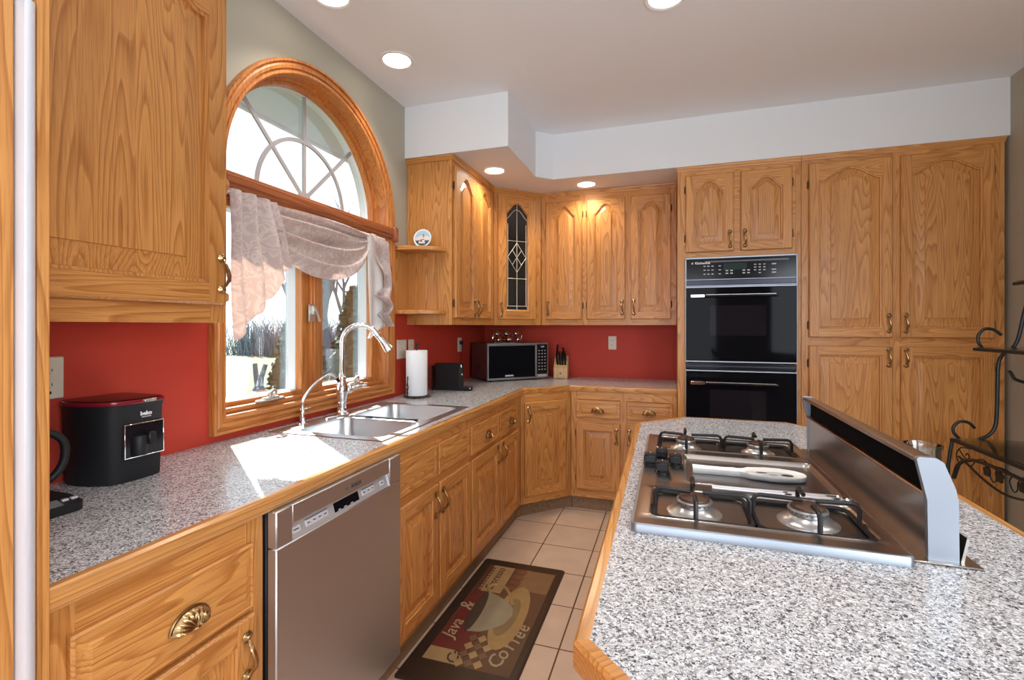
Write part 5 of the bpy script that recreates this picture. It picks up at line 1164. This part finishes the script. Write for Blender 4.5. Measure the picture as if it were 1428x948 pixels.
# ================================================================== floor mat
MATM = Matrix(((0, -1, 0, 1.088), (1, 0, 0, 1.62), (0, 0, 1, 0), (0, 0, 0, 1)))     # X along +y, Y towards the cabinets
fm = thing('floor_mat', (.86, 2.12, 0), 'dark brown kitchen mat with a coffee cup print, in front of the sink cabinet', 'mat')
mat_b = flat('mat_dark_brown', (.035, .020, .013), .38, noise=.3, nscale=30, bump=.2, bscale=300); mb = MB()
L = [[(x, y, z) for x, y in rrect(0+d, .995-d, 0+d, .465-d, .015)] for d, z in ((0, .0008), (.0, .005), (.008, .010), (.010, .0102))]
mb.strips(L, mat_b, MATM, cap0=True, cap1=True); fb = mb.build('pad', fm)
def mc(n_, c_, **k): return flat('mat_'+n_, c_, .45, noise=.22, nscale=14, **k)
tan, red, brn, gld, cream, dk, rst = mc('tan', (.33, .22, .10)), mc('dark_red', (.13, .022, .018)), mc('mid_brown', (.085, .045, .025)), mc('gold', (.30, .19, .075)), mc('cup_grey', (.26, .22, .15)), mc('shadow_brown', (.05, .032, .022)), mc('rust', (.16, .055, .025))
pz = [.0104]
def pshape(pts, m, name, par=fb, dz=.00022):
    pz[0] += dz; mb = MB(); mb.strips([[(a, b, .0098) for a, b in pts], [(a, b, pz[0]) for a, b in pts]], m, MATM, cap0=True, cap1=True); return mb.build(name, par)
pshape([(.123, .035), (.925, .035), (.925, .41), (.123, .41)], mc('ground', (.11, .05, .026)), 'print_ground')
pshape([(.72, .04), (.92, .04), (.92, .20), (.72, .20)], mc('ochre', (.20, .11, .05)), 'ochre_block')
pshape([(.13, .035), (.45, .035), (.45, .15), (.13, .15)], mc('brown_block', (.10, .055, .028)), 'brown_block')
pshape([(.205, .24), (.63, .24), (.66, .40), (.205, .408)], red, 'red_block')
pshape([(.125, .255), (.203, .262), (.203, .408), (.125, .408)], tan, 'tan_block')
pshape([(.66, .262), (.92, .265), (.922, .385), (.66, .383)], tan, 'tan_label')
for i in range(4):
    u = .70+.057*i; pshape([(u, .19), (u+.035, .19), (u+.038, .25), (u+.003, .25)], rst, 'rust_bar')
mb = MB(); pz[0] += .0002
for i in range(11):
    for j in range(3):
        a = .60+.028*i; b_ = .372+.011*j; mb.box((a, b_-.004, .0098), (a+.018, b_+.003, pz[0]), dk if j % 2 else red, MATM, c=0)
mb.build('dotted_border', fb)
pz[0] += .0002
for k in range(4):
    for l in range(3):
        a, b_ = .150+.052*k-.004*l, .175+.040*l
        m_ = (tan, mc('check_brown', (.14, .085, .045)))[(k+l) % 2]; pshape([(a-.026, b_), (a, b_+.021), (a+.026, b_), (a, b_-.021)], m_, 'check_diamond', dz=.00002)
pshape([(.50+.245*cos(radians(a))+.03*sin(radians(a)), .155+.075*sin(radians(a))) for a in range(0, 360, 12)], gld, 'saucer')
pshape([(.49+.15*cos(radians(a)), .165+.045*sin(radians(a))) for a in range(0, 360, 15)], mc('saucer_shade', (.2, .13, .06)), 'saucer_well')
pshape([(.335, .305), (.345, .25), (.375, .205), (.43, .16), (.50, .145), (.555, .16), (.60, .205), (.635, .26), (.652, .322)], cream, 'cup')
pshape([(.494+.162*cos(radians(a))-.003*sin(radians(a)), .318+.028*sin(radians(a))+.01*cos(radians(a))) for a in range(0, 360, 12)], dk, 'cup_mouth')
pz[0] += .0002; mb = MB(); mb.tube([(a, b, .0108) for a, b, _ in smooth([(.645, .30, 0), (.69, .335, 0), (.73, .315, 0), (.725, .265, 0), (.67, .215, 0), (.57, .165, 0)])], .0085, gld, MATM @ Matrix.Diagonal((1, 1, 1, 1)), n=8); mb.build('cup_handle', fb)
ltx = flat('mat_letter_tan', (.34, .25, .15), .6); dtx = flat('mat_letter_dark', (.05, .025, .015), .6)
def mtext(t_, s_, x, y, m, rot=0, sh=.25):
    mb = MB(); mb.text(t_, s_, m, MATM @ Matrix.Translation((x, y, .0112)) @ Matrix.Rotation(rot, 4, 'Z'), depth=.0008, shear=sh, bold=.0006); mb.build('lettering', fb)
mtext('Java', .085, .335, .368, ltx, .0); mtext('&', .11, .51, .372, ltx, .1); mtext('Espresso', .062, .79, .332, dtx, .0); mtext('Ca', .075, .165, .285, dtx, 0)
for ch_, x_, y_, rz in (('C', .185, .115, -.25), ('o', .235, .105, -.2), ('f', .285, .095, -.15), ('f', .33, .085, -.1), ('e', .375, .077, -.1), ('e', .425, .072, 0)): mtext(ch_, .095, x_, y_, ltx, rz)

# ================================================================== outdoors
def gmat(n_, c_, nz=.35, sc_=3): return flat(n_, c_, .9, noise=nz, nscale=sc_)
mb = MB(); mb.box((-60, -20, -.7), (-.18, 60, -.5), gmat('lawn_green', (.055, .072, .028), .45, .8), c=0); mb.build('lawn', kind='structure', label='pale green lawn outside the window')
# roof overhang outside the arch
mb = MB(); ev = flat('blue_grey_eave', (.42, .60, .72), .7); mb.box((-.75, -1, 2.66), (-.18, 7, 2.70), ev, c=.002); mb.box((-.78, -1, 2.64), (-.75, 7, 2.82), flat('fascia_blue_grey', (.50, .60, .68), .6), c=.002); mb.box((-.86, -1, 2.74), (-.78, 7, 2.82), flat('white_gutter', (.75, .8, .85), .4), c=.01); mb.build('roof_eave', kind='structure', label='blue-grey roof eave outside the arch')
# neighbouring wing wall
mb = MB(); sd_ = flat('blue_grey_siding', (.20, .26, .29), .7); 
for i in range(26): mb.box((-2.3, 6.1, -.5+.13*i), (-.2, 6.25-.01*(i % 2), -.37+.13*i), sd_, c=.006)
mb.build('house_wing', label='blue-grey sided wing of the house outside the right pane', cat='house')
rnd = random.Random(5)
bark = flat('bark_grey', (.14, .15, .165), .9, noise=.4, nscale=8); bark2 = flat('twig_grey', (.22, .23, .25), .9)
def tree(x, y, h, seed, label, name='bare_tree', depth=5, r0=.16, spread=.55, m=bark, group='bare trees beyond the lawn'):
    rr = random.Random(seed); mb = MB()
    def br(p, d, ln, r, k):
        q = p+d*ln*.5+Vector((rr.uniform(-.06, .06), rr.uniform(-.06, .06), 0))*ln; e = p+d*ln
        mb.tube([tuple(p), tuple(q), tuple(e)], [r, r*.8, r*.6], m if k > 1 else bark2, n=5 if k > 2 else 3, caps=False)
        if k == 0: return
        for i in range(3 if k > 1 else 4):
            nd = (d+Vector((rr.uniform(-1, 1), rr.uniform(-1, 1), rr.uniform(-.15, .7)))*spread).normalized()
            br(p+d*ln*rr.uniform(.55, 1), nd, ln*rr.uniform(.6, .8), r*.55, k-1)
    br(Vector((x, y, -.52)), Vector((rr.uniform(-.1, .1), rr.uniform(-.1, .1), 1)).normalized(), h*.34, r0, depth)
    return mb.build(name, label=label, cat='tree', group=group, recalc=False)
trees = [(-9.5, 13.5, 7, .20, 'bare tree with leaning trunk, nearest seen through the left pane'), (-15, 22, 9, .2, 'bare tree beyond the lawn, seen left in the left pane'), (-18, 21, 10, .2, 'bare tree at the far left behind the lawn'), (-12.5, 17.5, 8, .18, 'bare tree behind the lawn near the window mullion'), (-9, 19, 10, .18, 'bare tree whose crown shows low in the arch centre'), (-6.2, 16, 8, .16, 'bare tree whose crown shows low at the right of the arch'), (-24, 30, 12, .2, 'tallest bare tree behind the thicket')]
for i, (x, y, h, r, lb) in enumerate(trees): tree(x, y, h, 11+i*7, lb, r0=r)
# thicket: uncountable brush
mb = MB()
for i in range(2600):
    a = rnd.uniform(0, 1); x = -26+22*a+rnd.uniform(-.8, .8); y = 25.5-5*a*.6+rnd.uniform(-1.5, 1.5); z = -.5; h = rnd.uniform(.8, 3.4)
    p = Vector((x, y, z)); d = Vector((rnd.uniform(-.5, .5), rnd.uniform(-.3, .3), 1)).normalized(); b = p+d*h*.6; c_ = b+Vector((rnd.uniform(-1, 1), rnd.uniform(-.4, .4), rnd.uniform(-.2, 1.)))*h*.3
    mb.tube([tuple(p), tuple(b), tuple(c_)], [.03, .02, .008], bark2 if i % 3 else bark, n=3, caps=False)
mb.build('brush_thicket', kind='stuff', label='tangled grey brush along the edge of the lawn', recalc=False)
# evergreen shrubs outside the right pane
def bush(x, y, r_, h, seed, label, m, n_=2600, z0=-.5):
    rr = random.Random(seed); mb = MB(); vs = []; fs_ = []
    for i in range(n_):
        a = rr.uniform(0, 2*pi); t_ = rr.uniform(0, 1); q = r_*sqrt(max(0, 1-(t_-.25)**2*1.5))*rr.uniform(.72, 1.05)*(1-.45*t_)
        c_ = Vector((x+q*cos(a), y+q*sin(a), z0+h*t_)); s_ = rr.uniform(.03, .07); u = Vector((rr.uniform(-1, 1), rr.uniform(-1, 1), rr.uniform(-1, 1))).normalized()*s_; v = u.orthogonal().normalized()*s_*.6
        k = len(vs); vs += [tuple(c_-u), tuple(c_+v), tuple(c_+u), tuple(c_-v)]; fs_.append((k, k+1, k+2, k+3))
    mb.add(vs, fs_, m); mb.lathe([(r_*.15, 0), (r_*.8, h*.15), (r_*.75, h*.5), (r_*.3, h*.93)], (x, y, z0), flat('shrub_core', (.03, .05, .03), .9), n=12); mb.build('evergreen_shrub', label=label, cat='shrub', group='evergreen shrubs outside', recalc=False)
grn = flat('evergreen_leaf', (.055, .085, .045), .7, noise=.5, nscale=5); grn2 = flat('blue_green_leaf', (.07, .10, .07), .7, noise=.5, nscale=5)
bush(-2.1, 5.2, .5, 2.35, 1, 'dark evergreen shrub filling the lower left of the right pane', grn); bush(-1.0, 4.05, .42, 1.75, 2, 'lower evergreen shrub in front of the blue-grey wing', grn2)
bush(-4.2, 6.5, .6, 2.1, 3, 'evergreen shrub just left of the mullion beside the lawn', grn2); bush(-3.15, 5.35, .36, 1.15, 4, 'smallest evergreen shrub, low beside the lawn', grn)
# V-shaped cut stumps on the lawn
for i, (x, y, lb) in enumerate(((-9.7, 11.0, 'left one of the V-shaped cut stumps on the lawn'), (-8.25, 11.0, 'middle cut stump on the lawn'), (-7.75, 11.1, 'right leaning cut stump on the lawn'))):
    mb = MB()
    for s_ in ((-1, 1), (-1,), (1,))[i]: mb.tube([(x, y, -.52), (x+s_*.10, y, -.1), (x+s_*.20, y+.05, .26)], [.10, .07, .06], bark, n=8)
    mb.lathe([(.2, 0), (.14, .12), (.05, .2)], (x, y, -.51), bark, n=9)
    mb.build('cut_stump', label=lb, cat='stump', group='cut stumps on the lawn')
